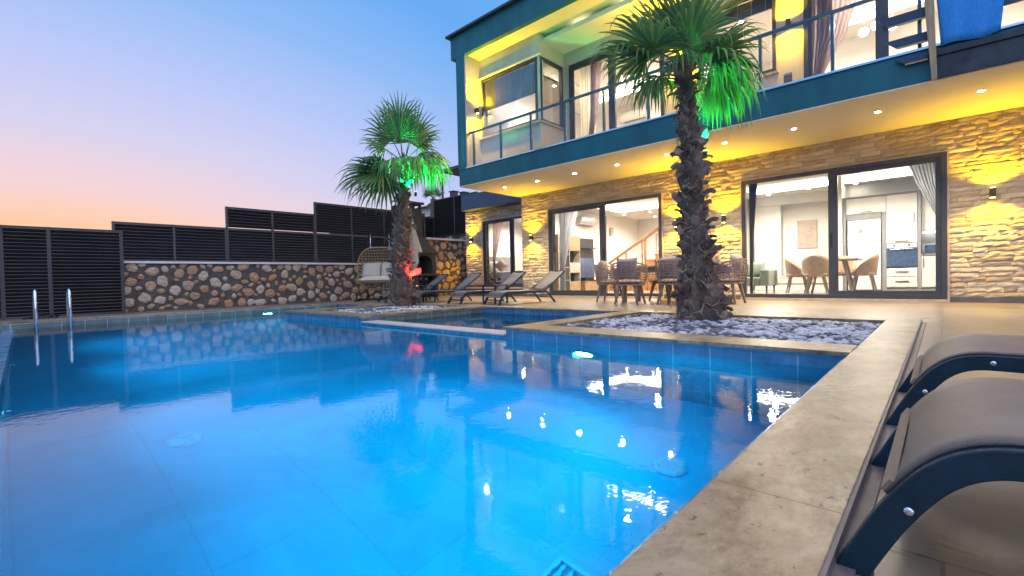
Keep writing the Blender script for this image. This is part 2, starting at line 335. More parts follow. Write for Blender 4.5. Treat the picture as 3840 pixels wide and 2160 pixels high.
def pebble_mat():
    m, t, out = new_mat('river_pebble'); g = t.n('ShaderNodeNewGeometry'); tc = t.n('ShaderNodeTexCoord'); b = t.n('ShaderNodeBsdfPrincipled', Roughness=.6); t.l(b.outputs[0], out.inputs[0])
    nz = t.n('ShaderNodeTexNoise', Scale=1.9, Detail=2.0); t.l(tc.outputs['Object'], nz.inputs['Vector'])
    a = t.n('ShaderNodeMath', operation='MULTIPLY_ADD'); a.inputs[1].default_value = .30; t.l(g.outputs['Random Per Island'], a.inputs[0]); t.l(nz.outputs[0], a.inputs[2])
    r = ramp(t, [(.50,(.045,.055,.075)),(.61,(.12,.14,.18)),(.66,(.40,.41,.46)),(.88,(.62,.60,.61))]); t.l(a.outputs[0], r.inputs[0]); t.l(r.outputs[0], b.inputs['Base Color']); return m
M['pebble'] = pebble_mat()
def water_mat(name, tint):
    m, t, out = new_mat(name); tc = t.n('ShaderNodeTexCoord')
    n1 = t.n('ShaderNodeTexNoise', Scale=1.3, Detail=2.0); n2 = t.n('ShaderNodeTexNoise', Scale=20.0, Detail=3.0)
    t.l(tc.outputs['Object'], n1.inputs['Vector']); t.l(tc.outputs['Object'], n2.inputs['Vector'])
    b1 = t.n('ShaderNodeBump', Strength=.05, Distance=.05); b2 = t.n('ShaderNodeBump', Strength=.022, Distance=.02)
    t.l(n1.outputs[0], b1.inputs['Height']); t.l(n2.outputs[0], b2.inputs['Height']); t.l(b1.outputs[0], b2.inputs['Normal'])
    rf = t.n('ShaderNodeBsdfRefraction', Color=c4(tint), IOR=1.33, Roughness=0.0); gl = t.n('ShaderNodeBsdfGlossy', Roughness=.012); fr = t.n('ShaderNodeFresnel', IOR=1.33)
    for x in (rf, gl, fr): t.l(b2.outputs[0], x.inputs['Normal'])
    pw_ = t.n('ShaderNodeMath', operation='POWER'); pw_.inputs[1].default_value = 1.0; t.l(fr.outputs[0], pw_.inputs[0])
    mx = t.n('ShaderNodeMixShader'); t.l(pw_.outputs[0], mx.inputs[0]); t.l(rf.outputs[0], mx.inputs[1]); t.l(gl.outputs[0], mx.inputs[2]); t.l(mx.outputs[0], out.inputs[0]); return m
M['water'] = water_mat('pool_water', (.24,.86,.94))

# ------------------------------------------------------------------ lights (at modelled lamps; some pool lamps are added fill)
def lamp(kind, name, loc, energy, col, radius=.03, target=None, size=70, blend=.3):
    l = bpy.data.lights.new(name, kind); l.energy = energy; l.color = col
    l.shadow_soft_size = radius
    if kind == 'SPOT': l.spot_size = rad(size); l.spot_blend = blend
    o = bpy.data.objects.new(name, l); COL.objects.link(o); o.location = loc
    if target: o.rotation_euler = (Vector(target)-Vector(loc)).to_track_quat('-Z', 'Y').to_euler()
    return o

# ------------------------------------------------------------------ camera
yaw, pitch, roll, F = .74245, .020849, -.022409, 1757.0
fw = Vector((-math.sin(yaw), math.cos(yaw), 0)); rt = Vector((math.cos(yaw), math.sin(yaw), 0)); up = Vector((0,0,1))
f2 = fw*math.cos(pitch) - up*math.sin(pitch); u2 = up*math.cos(pitch) + fw*math.sin(pitch)
r3 = rt*math.cos(roll) + u2*math.sin(roll); u3 = u2*math.cos(roll) - rt*math.sin(roll)
cam = bpy.data.cameras.new('camera'); co = bpy.data.objects.new('camera', cam); COL.objects.link(co); SC.camera = co
cam.sensor_width = 36; cam.lens = F*36/3840; cam.clip_start = .02; cam.clip_end = 3000
mw = Matrix((r3, u3, -f2)).transposed().to_4x4(); mw.translation = (0, 0, .56); co.matrix_world = mw

# ------------------------------------------------------------------ dusk sky
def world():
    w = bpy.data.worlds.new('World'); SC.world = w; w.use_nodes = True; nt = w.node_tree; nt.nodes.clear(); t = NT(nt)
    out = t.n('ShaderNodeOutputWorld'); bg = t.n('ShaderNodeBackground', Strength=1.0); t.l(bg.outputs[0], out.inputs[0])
    tc = t.n('ShaderNodeTexCoord'); sp = t.n('ShaderNodeSeparateXYZ'); t.l(tc.outputs['Generated'], sp.inputs[0])
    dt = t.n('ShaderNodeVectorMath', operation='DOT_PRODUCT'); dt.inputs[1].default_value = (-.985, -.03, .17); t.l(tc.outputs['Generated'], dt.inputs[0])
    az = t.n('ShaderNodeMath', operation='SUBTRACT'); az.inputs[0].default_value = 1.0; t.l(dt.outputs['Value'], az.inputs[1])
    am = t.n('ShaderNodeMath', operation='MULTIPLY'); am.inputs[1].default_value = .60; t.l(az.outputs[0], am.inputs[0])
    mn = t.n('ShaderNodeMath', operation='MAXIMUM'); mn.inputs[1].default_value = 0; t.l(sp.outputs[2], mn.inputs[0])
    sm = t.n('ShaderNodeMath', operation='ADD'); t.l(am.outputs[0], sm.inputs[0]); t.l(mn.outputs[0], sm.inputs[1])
    nz = t.n('ShaderNodeTexNoise', Scale=2.2, Detail=4.0); mp = t.n('ShaderNodeMapping'); mp.inputs['Scale'].default_value = (1,1,7); t.l(tc.outputs['Generated'], mp.inputs[0]); t.l(mp.outputs[0], nz.inputs['Vector'])
    nm = t.n('ShaderNodeMath', operation='MULTIPLY_ADD'); nm.inputs[1].default_value = .035; t.l(nz.outputs[0], nm.inputs[0]); t.l(sm.outputs[0], nm.inputs[2])
    sb = t.n('ShaderNodeMath', operation='SUBTRACT'); sb.inputs[1].default_value = .0175; t.l(nm.outputs[0], sb.inputs[0])
    def s(r, g, b): return tuple(((x/255+.055)/1.055)**2.4 if x > 10 else x/3294 for x in (r, g, b))
    hv = t.n('ShaderNodeMath', operation='DIVIDE'); hv.inputs[1].default_value = 1.6; t.l(sb.outputs[0], hv.inputs[0])
    st = [(0,(255,180,104)),(.07,(255,200,146)),(.115,(255,208,184)),(.165,(243,213,218)),(.25,(216,212,241)),(.35,(190,203,249)),(.50,(148,190,247)),(.64,(106,173,245)),(.85,(110,175,250)),(1.05,(200,215,255)),(1.6,(215,222,255))]
    r = ramp(t, [(p/1.6, s(*c)) for p, c in st]); t.l(hv.outputs[0], r.inputs[0])
    # the physical sky at dusk adds its own faint glow
    sky = t.n('ShaderNodeTexSky'); sky.sky_type = 'NISHITA'; sky.sun_disc = False; sky.sun_elevation = rad(1.0); sky.sun_rotation = rad(-92); sky.altitude = 100
    ad = t.n('ShaderNodeMix', data_type='RGBA', blend_type='ADD'); ad.inputs[0].default_value = .002; t.l(r.outputs[0], ad.inputs[6]); t.l(sky.outputs[0], ad.inputs[7])
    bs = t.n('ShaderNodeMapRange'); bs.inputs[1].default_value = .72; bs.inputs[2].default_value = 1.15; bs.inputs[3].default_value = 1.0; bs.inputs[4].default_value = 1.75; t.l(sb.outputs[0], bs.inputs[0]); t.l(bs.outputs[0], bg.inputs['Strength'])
    t.l(ad.outputs[2], bg.inputs[0])
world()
# the sun has set: no sun lamp, only the dusk sky and the lit lamps

# ================================================================== GROUND, TERRACE, POOL
struct(MB().box(-300,300,-300,300,-3.2,-3.0), 'ground', M['ground'], label='dry earth ground beyond the villa plot')
hb = MB(); hb.box(-60,-13.45,12.75,60,-3,2.05); hb.box(-60,-13.0,17.5,60,-3,4.4)
struct(hb, 'hillside_terrain', M['ground'], label='rising plot behind the garden wall')
tb = MB()
tb.box(-.157,8,-6,10.9,-.3,0); tb.box(-13.3,-.157,6.49,11.4,-.3,0); tb.box(-11.0,-9.25,5.9,6.49,-.3,0.0)
struct(tb, 'terrace', M['terrace'], label='wide beige plank tile terrace in front of the house')
sb = MB(); sb.box(-13.4,-11.35,-2.5,6.49,-.3,-.002); struct(sb, 'pool_side_paving', M['strip'], label='dark tiled strip between pool and stone wall')
gp = MB(); gp.box(-.155,-.118,-.6,6.47,.0,.009); gp.box(-.157,-.149,-.6,6.47,.0,.034); struct(gp, 'drain_strip', M['coping_edge'], label='narrow dark drain strip along the pool coping')

pb = MB()
pb.box(-11.4,-.1,-.3,6.0,-1.75,-1.45)
struct(pb, 'pool_floor', M['pool_floor'], label='blue tiled pool floor')
pw = MB()
pw.box(-.46,-.16,-.6,3.68,-1.45,.006)                       # wall under the long coping
pw.box(-3.48,-.16,3.68,3.98,-1.45,.006)                     # wall of the near planter
pw.box(-9.22,-6.47,3.68,3.98,-1.45,.006)                    # wall of the far planter
pw.box(-11.0,-9.22,5.62,5.9,-1.45,.006)
pw.box(-6.47,-3.48,6.21,6.45,-1.45,.006)
pw.box(-3.46,-3.2,3.98,6.45,-1.45,.006); pw.box(-3.2,-.16,6.2,6.45,-1.45,.006); pw.box(-.43,-.16,3.98,6.2,-1.45,.006)
pw.box(-6.47,-3.48,3.69,3.90,-1.45,-.062)
pw.prism([(-11.0,.14,-1.45),(0,-.1,-1.45),(0,-.25,-1.45),(-11.0,-.01,-1.45)], (0,0,1.353))     # overflow edge
struct(pw, 'pool_wall', M['pool_tile'], label='blue tiled pool walls')
pw2 = MB(); pw2.box(-11.35,-11.0,-.6,5.9,-1.45,.006); pw2.box(-6.75,-6.47,3.98,6.21,-1.45,.006); pw2.box(-9.22,-8.95,3.98,6.45,-1.45,.006); pw2.box(-8.95,-6.75,6.2,6.45,-1.45,.006)
struct(pw2, 'pool_side_wall', M['pool_side_tile'], label='grey green tiled pool walls')
kf = MB(); kf.box(-6.47,-3.48,3.90,6.21,-.62,-.55); struct(kf, 'shallow_pool_floor', M['pool_floor'], label='floor of the shallow children pool')
wc = MB(); wc.box(-6.46,-3.49,3.655,3.94,-.062,-.042); struct(wc, 'spillway_sill', M['weir'], bevel=.004, label='pale stone sill between shallow and main pool')
cp = MB()
for b in [(-.43,-.157,-.6,6.49),(-3.5,-.433,3.655,4.05),(-3.5,-3.2,4.053,6.2),(-3.5,-.433,6.203,6.49),(-6.45,-3.503,6.19,6.49),(-9.25,-6.45,3.655,4.05),(-6.8,-6.45,4.053,6.187),(-9.25,-8.95,4.053,6.2),(-9.25,-6.453,6.203,6.49),(-11.0,-9.253,5.6,5.9),(-11.35,-11.003,-.6,5.9)]:
    cp.box(b[0], b[1], b[2], b[3], .008, .037)
struct(cp, 'pool_coping', M['travertine'], bevel=.003, label='worn travertine coping round the pool and planters')
ch = MB(); ch.box(-11.35,-2,-2.5,-.45,-1.0,-.9); ch.box(-11.4,-2,-2.6,-2.5,-1.0,-.25); struct(ch, 'overflow_channel', M['pool_side_tile'], label='overflow channel below the pool edge')
wt = MB(); wt.keep = True
wt.quad((-11.0,.12,-.085),(-.46,-.12,-.085),(-.46,3.68,-.085),(-11.0,3.68,-.085)); wt.quad((-11.0,3.68,-.085),(-9.22,3.68,-.085),(-9.22,5.62,-.085),(-11.0,5.62,-.085))
wt.quad((-6.47,3.94,-.083),(-3.48,3.94,-.083),(-3.48,6.21,-.083),(-6.47,6.21,-.083)); wt.quad((-11.35,-2.5,-.45),(-2,-2.5,-.45),(-2,-.2,-.45),(-11.35,-.0,-.45))
struct(wt, 'water', M['water'], label='clear blue pool water')

# pebble beds (nobody could count these)
def pebbles(x0, x1, y0, y1, z, n, sub, rng, label):
    mb = MB()
    for i in range(n):
        x = rng.uniform(x0, x1); y = rng.uniform(y0, y1); r = rng.uniform(.016, .036)
        blob(mb, (x, y, z + rng.uniform(-.012, .02)), (r*rng.uniform(1,1.5), r, r*rng.uniform(.5,.75)), sub, .12, rng.uniform(0,PI), i, rng)
    o = mb.build('pebbles', M['pebble'], None, True); o['kind'] = 'stuff'; o['label'] = label
rg = random.Random(3)
bedm = MB(); bedm.box(-3.19,-.44,4.05,6.19,-.3,-.035); bedm.box(-8.94,-6.8,4.05,6.19,-.3,-.035)
struct(bedm, 'planter_bed', M['mortar'], label='dark soil in the planters')
pebbles(-3.17,-.46,4.07,6.17,-.015,5200,2,rg,'white and dark grey pebbles in the planter of the nearer palm')
pebbles(-8.92,-6.82,4.07,6.17,-.015,3600,1,rg,'white and grey pebbles in the planter of the farther palm')

# pool lights
def pool_light(loc, nrm, label, R1=.10):
    n = Vector(nrm); t = thing('pool_light', label, 'pool light', loc, 'underwater lights')
    c = Vector(loc); a = Vector((0,0,1)); s = n.cross(a)
    def disc(r, d0, d1):
        m = MB(); ring = [c + (s*math.cos(2*PI*k/20) + a*math.sin(2*PI*k/20))*r + n*d0 for k in range(20)]; return m.prism(ring, n*(d1-d0))
    m = MB(); N_ = 24
    for k in range(N_):
        q = []
        for kk in (k, k+1): dd = s*math.cos(2*PI*kk/N_)+a*math.sin(2*PI*kk/N_); q.append((c+dd*R1, c+dd*(R1*1.3)))
        m.prism([q[0][0], q[0][1], q[1][1], q[1][0]], n*R1*.5)
    m.build('trim_ring', M['chrome'], t); disc(R1*.99, .003, .008).build('lens', M['e_pool'], t)
    return c + n*.12
PL = [((-2.46,3.68,-.52),(0,-1,0),'glowing underwater lamp in the front wall of the near planter',120),
      ((-11.0,3.95,-.36),(1,0,0),'glowing underwater lamp in the pool wall below the stone wall',110),
      ((-10.4,5.62,-.36),(0,-1,0),'glowing underwater lamp in the narrow pool nook behind the far palm',60),
      ((-.46,1.3,-.42),(-1,0,0),'added underwater fill lamp below the long coping beside the nearest lounger',40),  # both coping lamps are added, no known fitting, to brighten the dark water
      ((-.46,2.85,-.42),(-1,0,0),'added underwater fill lamp below the long coping close to the near planter',45),
      ((-1.9,-.05,-.42),(0,1,0),'added underwater fill lamp in the overflow edge closest to the viewer',42),  # overflow edge lamps are added to light the near water, fittings kept tiny
      ((-4.0,-.0,-.42),(0,1,0),'second added underwater fill lamp in the overflow edge from the viewer',66),
      ((-6.2,.05,-.42),(0,1,0),'third added underwater fill lamp in the overflow edge from the viewer',95),
      ((-8.4,.10,-.42),(0,1,0),'added underwater fill lamp in the overflow edge nearest the ladder',95)]
for loc, n, lab, e in PL:
    q = pool_light(loc, n, lab, .035 if n[1] > 0 else (.06 if n[0] < 0 else .11)); lamp('SPOT', 'pool_lamp', q, e*2.75, AQUA, .05, tuple(Vector(q)+Vector(n)-Vector((0,0,.02))), 150, .9)
# floor drains
def drain(x, y, label):
    t = thing('floor_drain', label, 'drain', (x,y,-1.45), 'round white pool inlets')
    MB().lathe([(.10,0),(.10,.012),(.085,.02)], (x,y,-1.45), 24).build('rim', M['drain'], t)
    g = MB(); [g.box(x-.06+.03*k, x-.045+.03*k, y-.05, y+.05, -1.429, -1.424) for k in range(5)]; g.build('grille', M['drain'], t)
for x, y, l in [(-1.22,2.72,'round white inlet on the pool floor nearest the long coping'),(-3.74,.80,'round white inlet on the pool floor nearest the overflow edge'),(-3.72,2.79,'round white inlet on the pool floor before the spillway'),(-8.8,.96,'round white inlet on the pool floor near the ladder')]: drain(x, y, l)
gt = thing('floor_grate', 'pale slatted grate on the pool floor beside the near coping', 'grate', (-1.12,1.55,-1.45))
g = MB(); [g.box(-1.30+.045*k,-1.282+.045*k,1.37,1.73,-1.445,-1.43) for k in range(9)]; g.build('slats', M['drain'], gt)
g = MB(); g.box(-1.34,-1.315,1.345,1.755,-1.45,-1.425); g.box(-.90,-.875,1.345,1.755,-1.45,-1.425); g.box(-1.315,-.90,1.345,1.365,-1.45,-1.425); g.box(-1.315,-.90,1.735,1.755,-1.45,-1.425); g.build('frame', M['drain'], gt)

# pool ladder
lt = thing('pool_ladder', 'stainless steel pool ladder with two curved handrails at the far pool wall', 'ladder', (-11.1,.57,0))
for y in (.37, .78):
    pts = [(-11.25,y,.03)] + [(-11.25,y,.40)] + [(-11.07+.18*math.cos(a),y,.40+.14*math.sin(a)) for a in [PI*k/8 for k in range(7,0,-1)]] + [(-10.89,y,.38),(-10.89,y,-1.0)]
    h = MB(); h.tube(pts, .022, 10); h.build('handrail', M['chrome'], lt, True)
for z in (-.32,-.57,-.82):
    MB().box(-10.93,-10.85,.37,.78,z,z+.025).build('step', M['chrome'], lt)
ho = MB(); rr = random.Random(5); ho.tube([(-11.95+.12*math.cos(a*.9)+rr.uniform(-.03,.03), .30+.05*a*.25+.10*math.sin(a*.9)*1.2, .03+rr.uniform(0,.05)) for a in range(0,26)], .014, 6)
one(ho, 'hose', M['black'], 'tangled black hose lying at the foot of the slatted fence', 'hose', smooth=True)

# ================================================================== STONE WALL + FENCES
def rubble_wall(t, x, y0, y1, z0, z1, count, rng, face=1, rmax=.13):
    MB().box(x-.35, x, y0, y1, z0, z1).build('mortar_wall', M['mortar'], t)
    st = MB(); placed = []
    tries = 0
    while len(placed) < count and tries < 9000:
        tries += 1; r = rng.uniform(.045, rmax) if tries > 700 else rng.uniform(.10, rmax+.02); y = rng.uniform(y0+r*.6, y1-r*.6); z = rng.uniform(z0+r*.6, z1-r*.5)
        if all((y-a)**2+(z-b)**2 > (r+c+.022)**2 for a, b, c in placed):
            placed.append((y, z, r))
            v, f = ICO[3]; off = Vector((rng.random()*90, rng.random()*90, 0)); e = rng.uniform(.85,1.3); ang = rng.uniform(-.6,.6); ca, sa = math.cos(ang), math.sin(ang); out = []
            pw_ = rng.uniform(.45,.7); d = rng.uniform(.03,.05); pls = [(2*PI*(i_+rng.uniform(-.3,.3))/7, rng.uniform(.72,1.0)) for i_ in range(7)]
            for p in v:
                rh_ = math.hypot(p.y,p.z); th_ = math.atan2(p.z,p.y); k = min(min(d_/max(.3,math.cos(th_-t_)) for t_, d_ in pls)*1.12, 1.15) if rh_ > .3 else 1
                k *= 1 + .10*mnoise.noise(p*2.6+off)
                py = p.y*e*r*k; pz = p.z/e*r*k*1.02
                px = math.copysign(abs(p.x)**pw_, p.x)*d*(1+.55*mnoise.noise(p*2.2+off*2))
                out.append((x-.008+px, y+py*ca-pz*sa, z+py*sa+pz*ca))
            st.add(out, f)
    st.build('stones', M['rubble'], t, False)
rw = random.Random(11)
w1 = thing('garden_wall', 'low rubble stone wall with pale cap beyond the pool', 'wall', (-13.3,5,0))
rubble_wall(w1, -13.3, 1.5, 10.05, 0, 1.08, 420, rw, rmax=.105)
MB().box(-13.7,-13.24,1.5,10.05,1.081,1.13).build('cap', M['cap'], w1, bevel=.005)
w2 = thing('tall_garden_wall', 'taller rubble stone wall lit yellow between barbecue and house', 'wall', (-13.3,11,0))
rubble_wall(w2, -13.28, 10.06, 12.5, 0, 1.98, 190, rw)
MB().box(-13.75,-13.2,10.06,12.5,1.981,2.05).build('cap', M['cap'], w2, bevel=.005)
w3 = thing('upper_garden_wall', 'low rubble wall under the upper slatted fence', 'wall', (-14.5,12.55,2))
MB().box(-16.2,-12.9,12.6,12.75,2.0,2.36).build('mortar_wall', M['mortar'], w3)
st = MB(); 
for i in range(26): blob(st, (rw.uniform(-16,-13), 12.6, rw.uniform(2.1,2.32)), (rw.uniform(.05,.1),.04,rw.uniform(.05,.09)), 2, .3, 0, i, rw)
st.build('stones', M['rubble'], w3)

def slats_y(mb, x, y0, y1, z0, z1, pitch=.068, tilt=40, w=.102):
    n = int((z1-z0)/pitch); p = (z1-z0)/max(n,1); c, s = math.cos(rad(tilt)), math.sin(rad(tilt))
    for k in range(n):
        z = z0+p*(k+.5); a = Vector((c,0,s))*w/2; b = Vector((-s,0,c))*.007
        q = [Vector((x,y0,z))+u for u in (-a-b, a-b, a+b, -a+b)]; mb.prism(q, (0,y1-y0,0))
def fence_y(name, label, x, posts, z0, levels, cat='fence', pw_=.05, top=True):
    t = thing(name, label, cat, (x, (posts[0]+posts[-1])/2, z0)); zt = levels[-1]
    for y in posts: MB().box(x-.03, x+.035, y-pw_/2, y+pw_/2, z0, zt).build('post', M['fence_post'] if pw_ < .06 else M['fence'], t, bevel=.003)
    lo = z0
    for z in levels:
        r = MB(); r.box(x-.028, x+.030, posts[0]+pw_/2, posts[-1]-pw_/2, z-.045, z-.002); r.build('rail', M['fence_post'] if pw_ < .06 else M['fence'], t)
        for a, b in zip(posts[:-1], posts[1:]):
            m = MB(); slats_y(m, x, a+pw_/2, b-pw_/2, lo+.02, z-.05); m.build('slat_panel', M['fence'], t)
        lo = z
    MB().box(x-.028, x+.030, posts[0]+pw_/2, posts[-1]-pw_/2, z0+.002, z0+.04).build('rail', M['fence_post'] if pw_ < .06 else M['fence'], t)
    return t
fence_y('slatted_fence', 'tall slatted dark fence standing on the paving behind the pool ladder', -13.0, [-3.2,-2.1,-.98,.02,.66,1.77], 0, [1.775], pw_=.062)
fence_y('slatted_fence', 'single height slatted fence section on the stone wall beside the tall ground fence', -13.3, [1.69,2.78,3.86], 1.13, [1.995])
fence_y('slatted_fence', 'mid height slatted fence section on the stone wall with two tiers', -13.3, [3.90,4.99,6.13], 1.13, [1.995,2.53])
fence_y('slatted_fence', 'highest slatted fence section on the stone wall behind the hanging chair', -13.3, [6.17,7.29,8.42,9.5,10.03], 1.13, [1.995,2.88])
fx = thing('slatted_fence', 'upper slatted fence above the yellow lit wall beside the house', 'fence', (-14.5,12.5,2.3))
for X in (-15.84,-14.52,-13.2): MB().box(X-.025,X+.025,12.47,12.53,2.36,3.93).build('post', M['fence_post'], fx)
for a, b in ((-15.815,-14.545),(-14.495,-13.225)):
    m = MB()
    for k in range(22):
        z = 2.4+.069*k; m.prism([(a,12.465,z+.026),(a,12.456,z+.037),(a,12.535,z-.026),(a,12.544,z-.037)], (b-a,0,0))
    m.build('slat_panel', M['fence_post'], fx)
    MB().box(a,b,12.475,12.525,3.9,3.935).build('rail', M['fence_post'], fx)
fy = fence_y('slatted_fence', 'lower dark fence return behind the barbecue chimney', -15.86, [10.4,11.4,12.44], 2.05, [3.2])

# ================================================================== HOUSE
H = thing('house', 'two storey villa with stone clad ground floor and glass fronted upper balcony', 'house', (-4,10.63,0))
def wall_y(mb, y0, y1, x0, x1, z0, z1, ops):     # wall slab with rectangular openings (x0,x1,z0,z1)
    xs = sorted({x0, x1, *[o[0] for o in ops], *[o[1] for o in ops]}); xs = [x for x in xs if x0 <= x <= x1]
    for a, b in zip(xs[:-1], xs[1:]):
        m = (a+b)/2; cuts = sorted([(o[2], o[3]) for o in ops if o[0] < m < o[1]]); z = z0
        for c0, c1 in cuts:
            if c0 > z+1e-4: mb.box(a, b, y0, y1, z, c0)
            z = c1
        if z1 > z+1e-4: mb.box(a, b, y0, y1, z, z1)
DR = (-3.11, .07, .045, 2.49); DM = (-8.27, -4.88, .045, 2.49); WB = (-11.72, -9.42, .32, 2.55)
def cladding(y, x0, x1, z0, z1, ops, seed):
    rng = random.Random(seed); mb = MB(); nr = int(round((z1-z0)/.082)); rh = (z1-z0)/nr
    for r in range(nr):
        a = z0+r*rh; b = a+rh-.0035; iv = [(x0, x1)]
        for o in ops:
            if a < o[3]-.03 and b > o[2]+.03:
                nv = []
                for p, q in iv:
                    if o[0] > p: nv.append((p, min(q, o[0])))
                    if o[1] < q: nv.append((max(p, o[1]), q))
                iv = nv if nv else []
        for p, q in iv:
            x = p
            while x < q-1e-3:
                L = rng.choice((.13,.2,.26,.33,.42))*rng.uniform(.8,1.2)
                if q-(x+L) < .09: L = q-x
                e = x+L-.0035; d = rng.uniform(.016,.032); n = max(2, int(L/.05)); off = rng.random()*100; sl = rng.uniform(-.008,.008)
                rows = []
                for j in range(4):
                    row = []
                    for i in range(n+1):
                        xx = x+(e-x)*i/n; zz = a+(b-a)*j/3
                        edge = (i in (0,n)) or (j in (0,3))
                        nn = mnoise.noise(Vector((xx*14, zz*26, off)))*.012 + mnoise.noise(Vector((xx*38, zz*55, off)))*.007
                        dd = max(.006, d + nn + sl*(j-1.5) - (.010 if edge else 0)); row.append((xx, y-dd, zz))
                    rows.append(row)
                k = len(mb.v); mb.grid(rows); w = n+1
                ring = [i for i in range(w)] + [w*j+w-1 for j in range(1,4)] + [w*3+i for i in range(w-2,-1,-1)] + [w*j for j in range(2,0,-1)]
                base = len(mb.v); mb.v += [(mb.v[k+i][0], y, mb.v[k+i][2]) for i in ring]
                m2 = len(ring)
                for i in range(m2): j = (i+1) % m2; mb.f.append((k+ring[i], k+ring[j], base+j, base+i))
                x += L
    mb.keep = False
    return mb
YW = 10.63
cw = MB(); wall_y(cw, YW+.02, YW+.30, -9.3, 5, 0, 3.02, [DR, DM]); cw.build('wall_core', M['mortar'], H)
cladding(YW+.02, -9.3, 5, .085, 3.018, [DR, DM], 21).build('stone_cladding', M['stone'], H)
[MB().box(a, b, YW-.012, YW+.018, 0, .083).build('plinth', M['plinth'], H) for a, b in ((-9.3,-8.27),(-4.88,-3.11),(.07,5))]
cr = MB(); cr.box(-9.3,-9.05,YW+.305,11.64,0,3.02); cr.build('corner_wall', M['render_white'], H)
# recessed bedroom wall + porch
bw = MB(); wall_y(bw, 11.37, 11.62, -12.62, -9.05, 0, 2.95, [WB]); bw.build('wall_core', M['mortar'], H)
cladding(11.37, -12.62, -9.3, .35, 2.945, [WB], 33).build('stone_cladding', M['stone'], H)
MB().box(-12.62,-9.32,11.335,11.368,.27,.348).build('plinth', M['plinth'], H)
MB().box(-12.62,-9.32,10.80,11.36,.0,.225).build('porch_step', M['plinth'], H); MB().box(-12.64,-9.32,10.77,11.36,.226,.268).build('porch_slab', M['sill'], H, bevel=.004)
MB().box(-12.4,-9.32,10.98,11.9,2.952,3.48).build('canopy', M['canopy'], H, bevel=.004)
# slab, frame, roof
MB().box(-9.42,5,8.30,8.42,3.021,3.44).build('slab_fascia', M['teal'], H, bevel=.004)
MB().box(-9.42,-9.30,8.42,16,3.021,3.44).build('slab_fascia', M['teal'], H)
MB().box(-9.42,5,8.30,YW+.3,3.005,3.020).build('soffit', M['soffit'], H)
MB().box(-9.3,5,8.42,16.5,3.2,3.42).build('balcony_slab', M['sill'], H)
MB().box(-9.13,5,8.275,8.43,3.441,3.475).build('ledge', M['chrome'], H, bevel=.003)
MB().box(-9.42,-9.085,8.301,16,3.4415,6.385).build('side_wall', M['facade'], H)
MB().box(-9.425,-9.13,8.285,8.300,3.442,6.385).build('frame_column', M['teal'], H)
MB().box(-9.432,-9.4205,8.285,16,3.442,6.385).build('frame_column', M['teal'], H)
MB().box(-9.62,5,8.28,8.40,6.386,6.96).build('roof_fascia', M['teal'], H)
MB().box(-9.62,-9.5,8.40,16,6.386,6.96).build('roof_fascia', M['teal'], H)
MB().box(-9.5,5,8.4,16,6.388,6.46).build('roof_soffit', M['soffit'], H)
rf = MB(); rf.box(-9.72,5,8.18,16,6.961,7.02); rf.build('roof', M['anthracite'], H, bevel=.006)
MB().box(-9.5,-9.42,8.41,16,6.30,6.387).build('roof_edge_soffit', M['soffit'], H)
# upper facade
BWIN = (-9.02,-7.115,4.31,5.84); D2 = (-6.87,-4.4,3.44,5.84); W2 = (-3.62,-2.24,4.27,5.84); D3 = (-1.80,1.6,3.44,5.84)
uf = MB(); wall_y(uf, 8.815, 8.95, -9.085, -7.04, 3.42, 6.387, [BWIN]); uf.build('bay_wall', M['facade'], H)
us = MB(); us.box(-7.18,-7.04,8.951,9.93,3.42,4.31); us.box(-7.18,-7.04,8.951,9.93,5.84,6.387); us.box(-7.18,-7.04,9.72,9.93,4.31,5.84); us.build('bay_side_wall', M['facade'], H)
ub = MB(); wall_y(ub, 9.80, 9.95, -7.039, 5, 3.42, 6.387, [D2, W2, D3]); ub.build('upper_wall', M['facade'], H)
MB().box(-9.085,-7.0,8.76,8.813,5.845,5.885).build('lintel_trim', M['soffit'], H); MB().box(-9.085,-7.0,8.74,8.90,4.262,4.308).build('window_sill', M['sill'], H)
MB().box(-7.04,-6.99,8.815,9.79,4.262,4.308).build('window_sill', M['sill'], H); MB().box(-3.66,-2.2,9.74,9.80,4.225,4.268).build('window_sill', M['sill'], H)
def glazing_y(name, o, y, stiles, fw_=.075, depth=.09, sash=.07, handle=None, mat='anthracite'):
    x0, x1, z0, z1 = o; m = MB()
    m.box(x0, x1, y, y+depth, z0, z0+fw_); m.box(x0, x1, y, y+depth, z1-fw_, z1); m.box(x0, x0+fw_, y, y+depth, z0+fw_, z1-fw_); m.box(x1-fw_, x1, y, y+depth, z0+fw_, z1-fw_)
    for s in stiles: m.box(s-.05, s+.05, y+.012, y+depth-.004, z0+fw_, z1-fw_)
    if sash:
        e = [x0+fw_] + list(stiles) + [x1-fw_]; a, b = (e[0], e[1]-.05) if handle == 'L' else (e[-2]+.05, e[-1])
        m.box(a, b, y+.015, y+depth-.02, z0+fw_, z0+fw_+sash); m.box(a, b, y+.015, y+depth-.02, z1-fw_-sash, z1-fw_); m.box(a, a+sash*.7, y+.015, y+depth-.02, z0+fw_+sash, z1-fw_-sash); m.box(b-sash, b, y+.015, y+depth-.02, z0+fw_+sash, z1-fw_-sash)
    d = m.build(name, M[mat], H, bevel=.003)
    e = [x0+fw_] + list(stiles) + [x1-fw_]
    for a, b in zip(e[:-1], e[1:]):
        MB().box(a+.045, b-.045, y+depth*.5, y+depth*.5+.006, z0+fw_, z1-fw_).build('pane', M['glass'], d)
    if name == 'sliding_door' and stiles:
        s = stiles[0]; MB().box(s-.012, s+.012, y-.012, y+.011, z0+.98, z0+1.22).build('handle', M['black'], d)
    return d
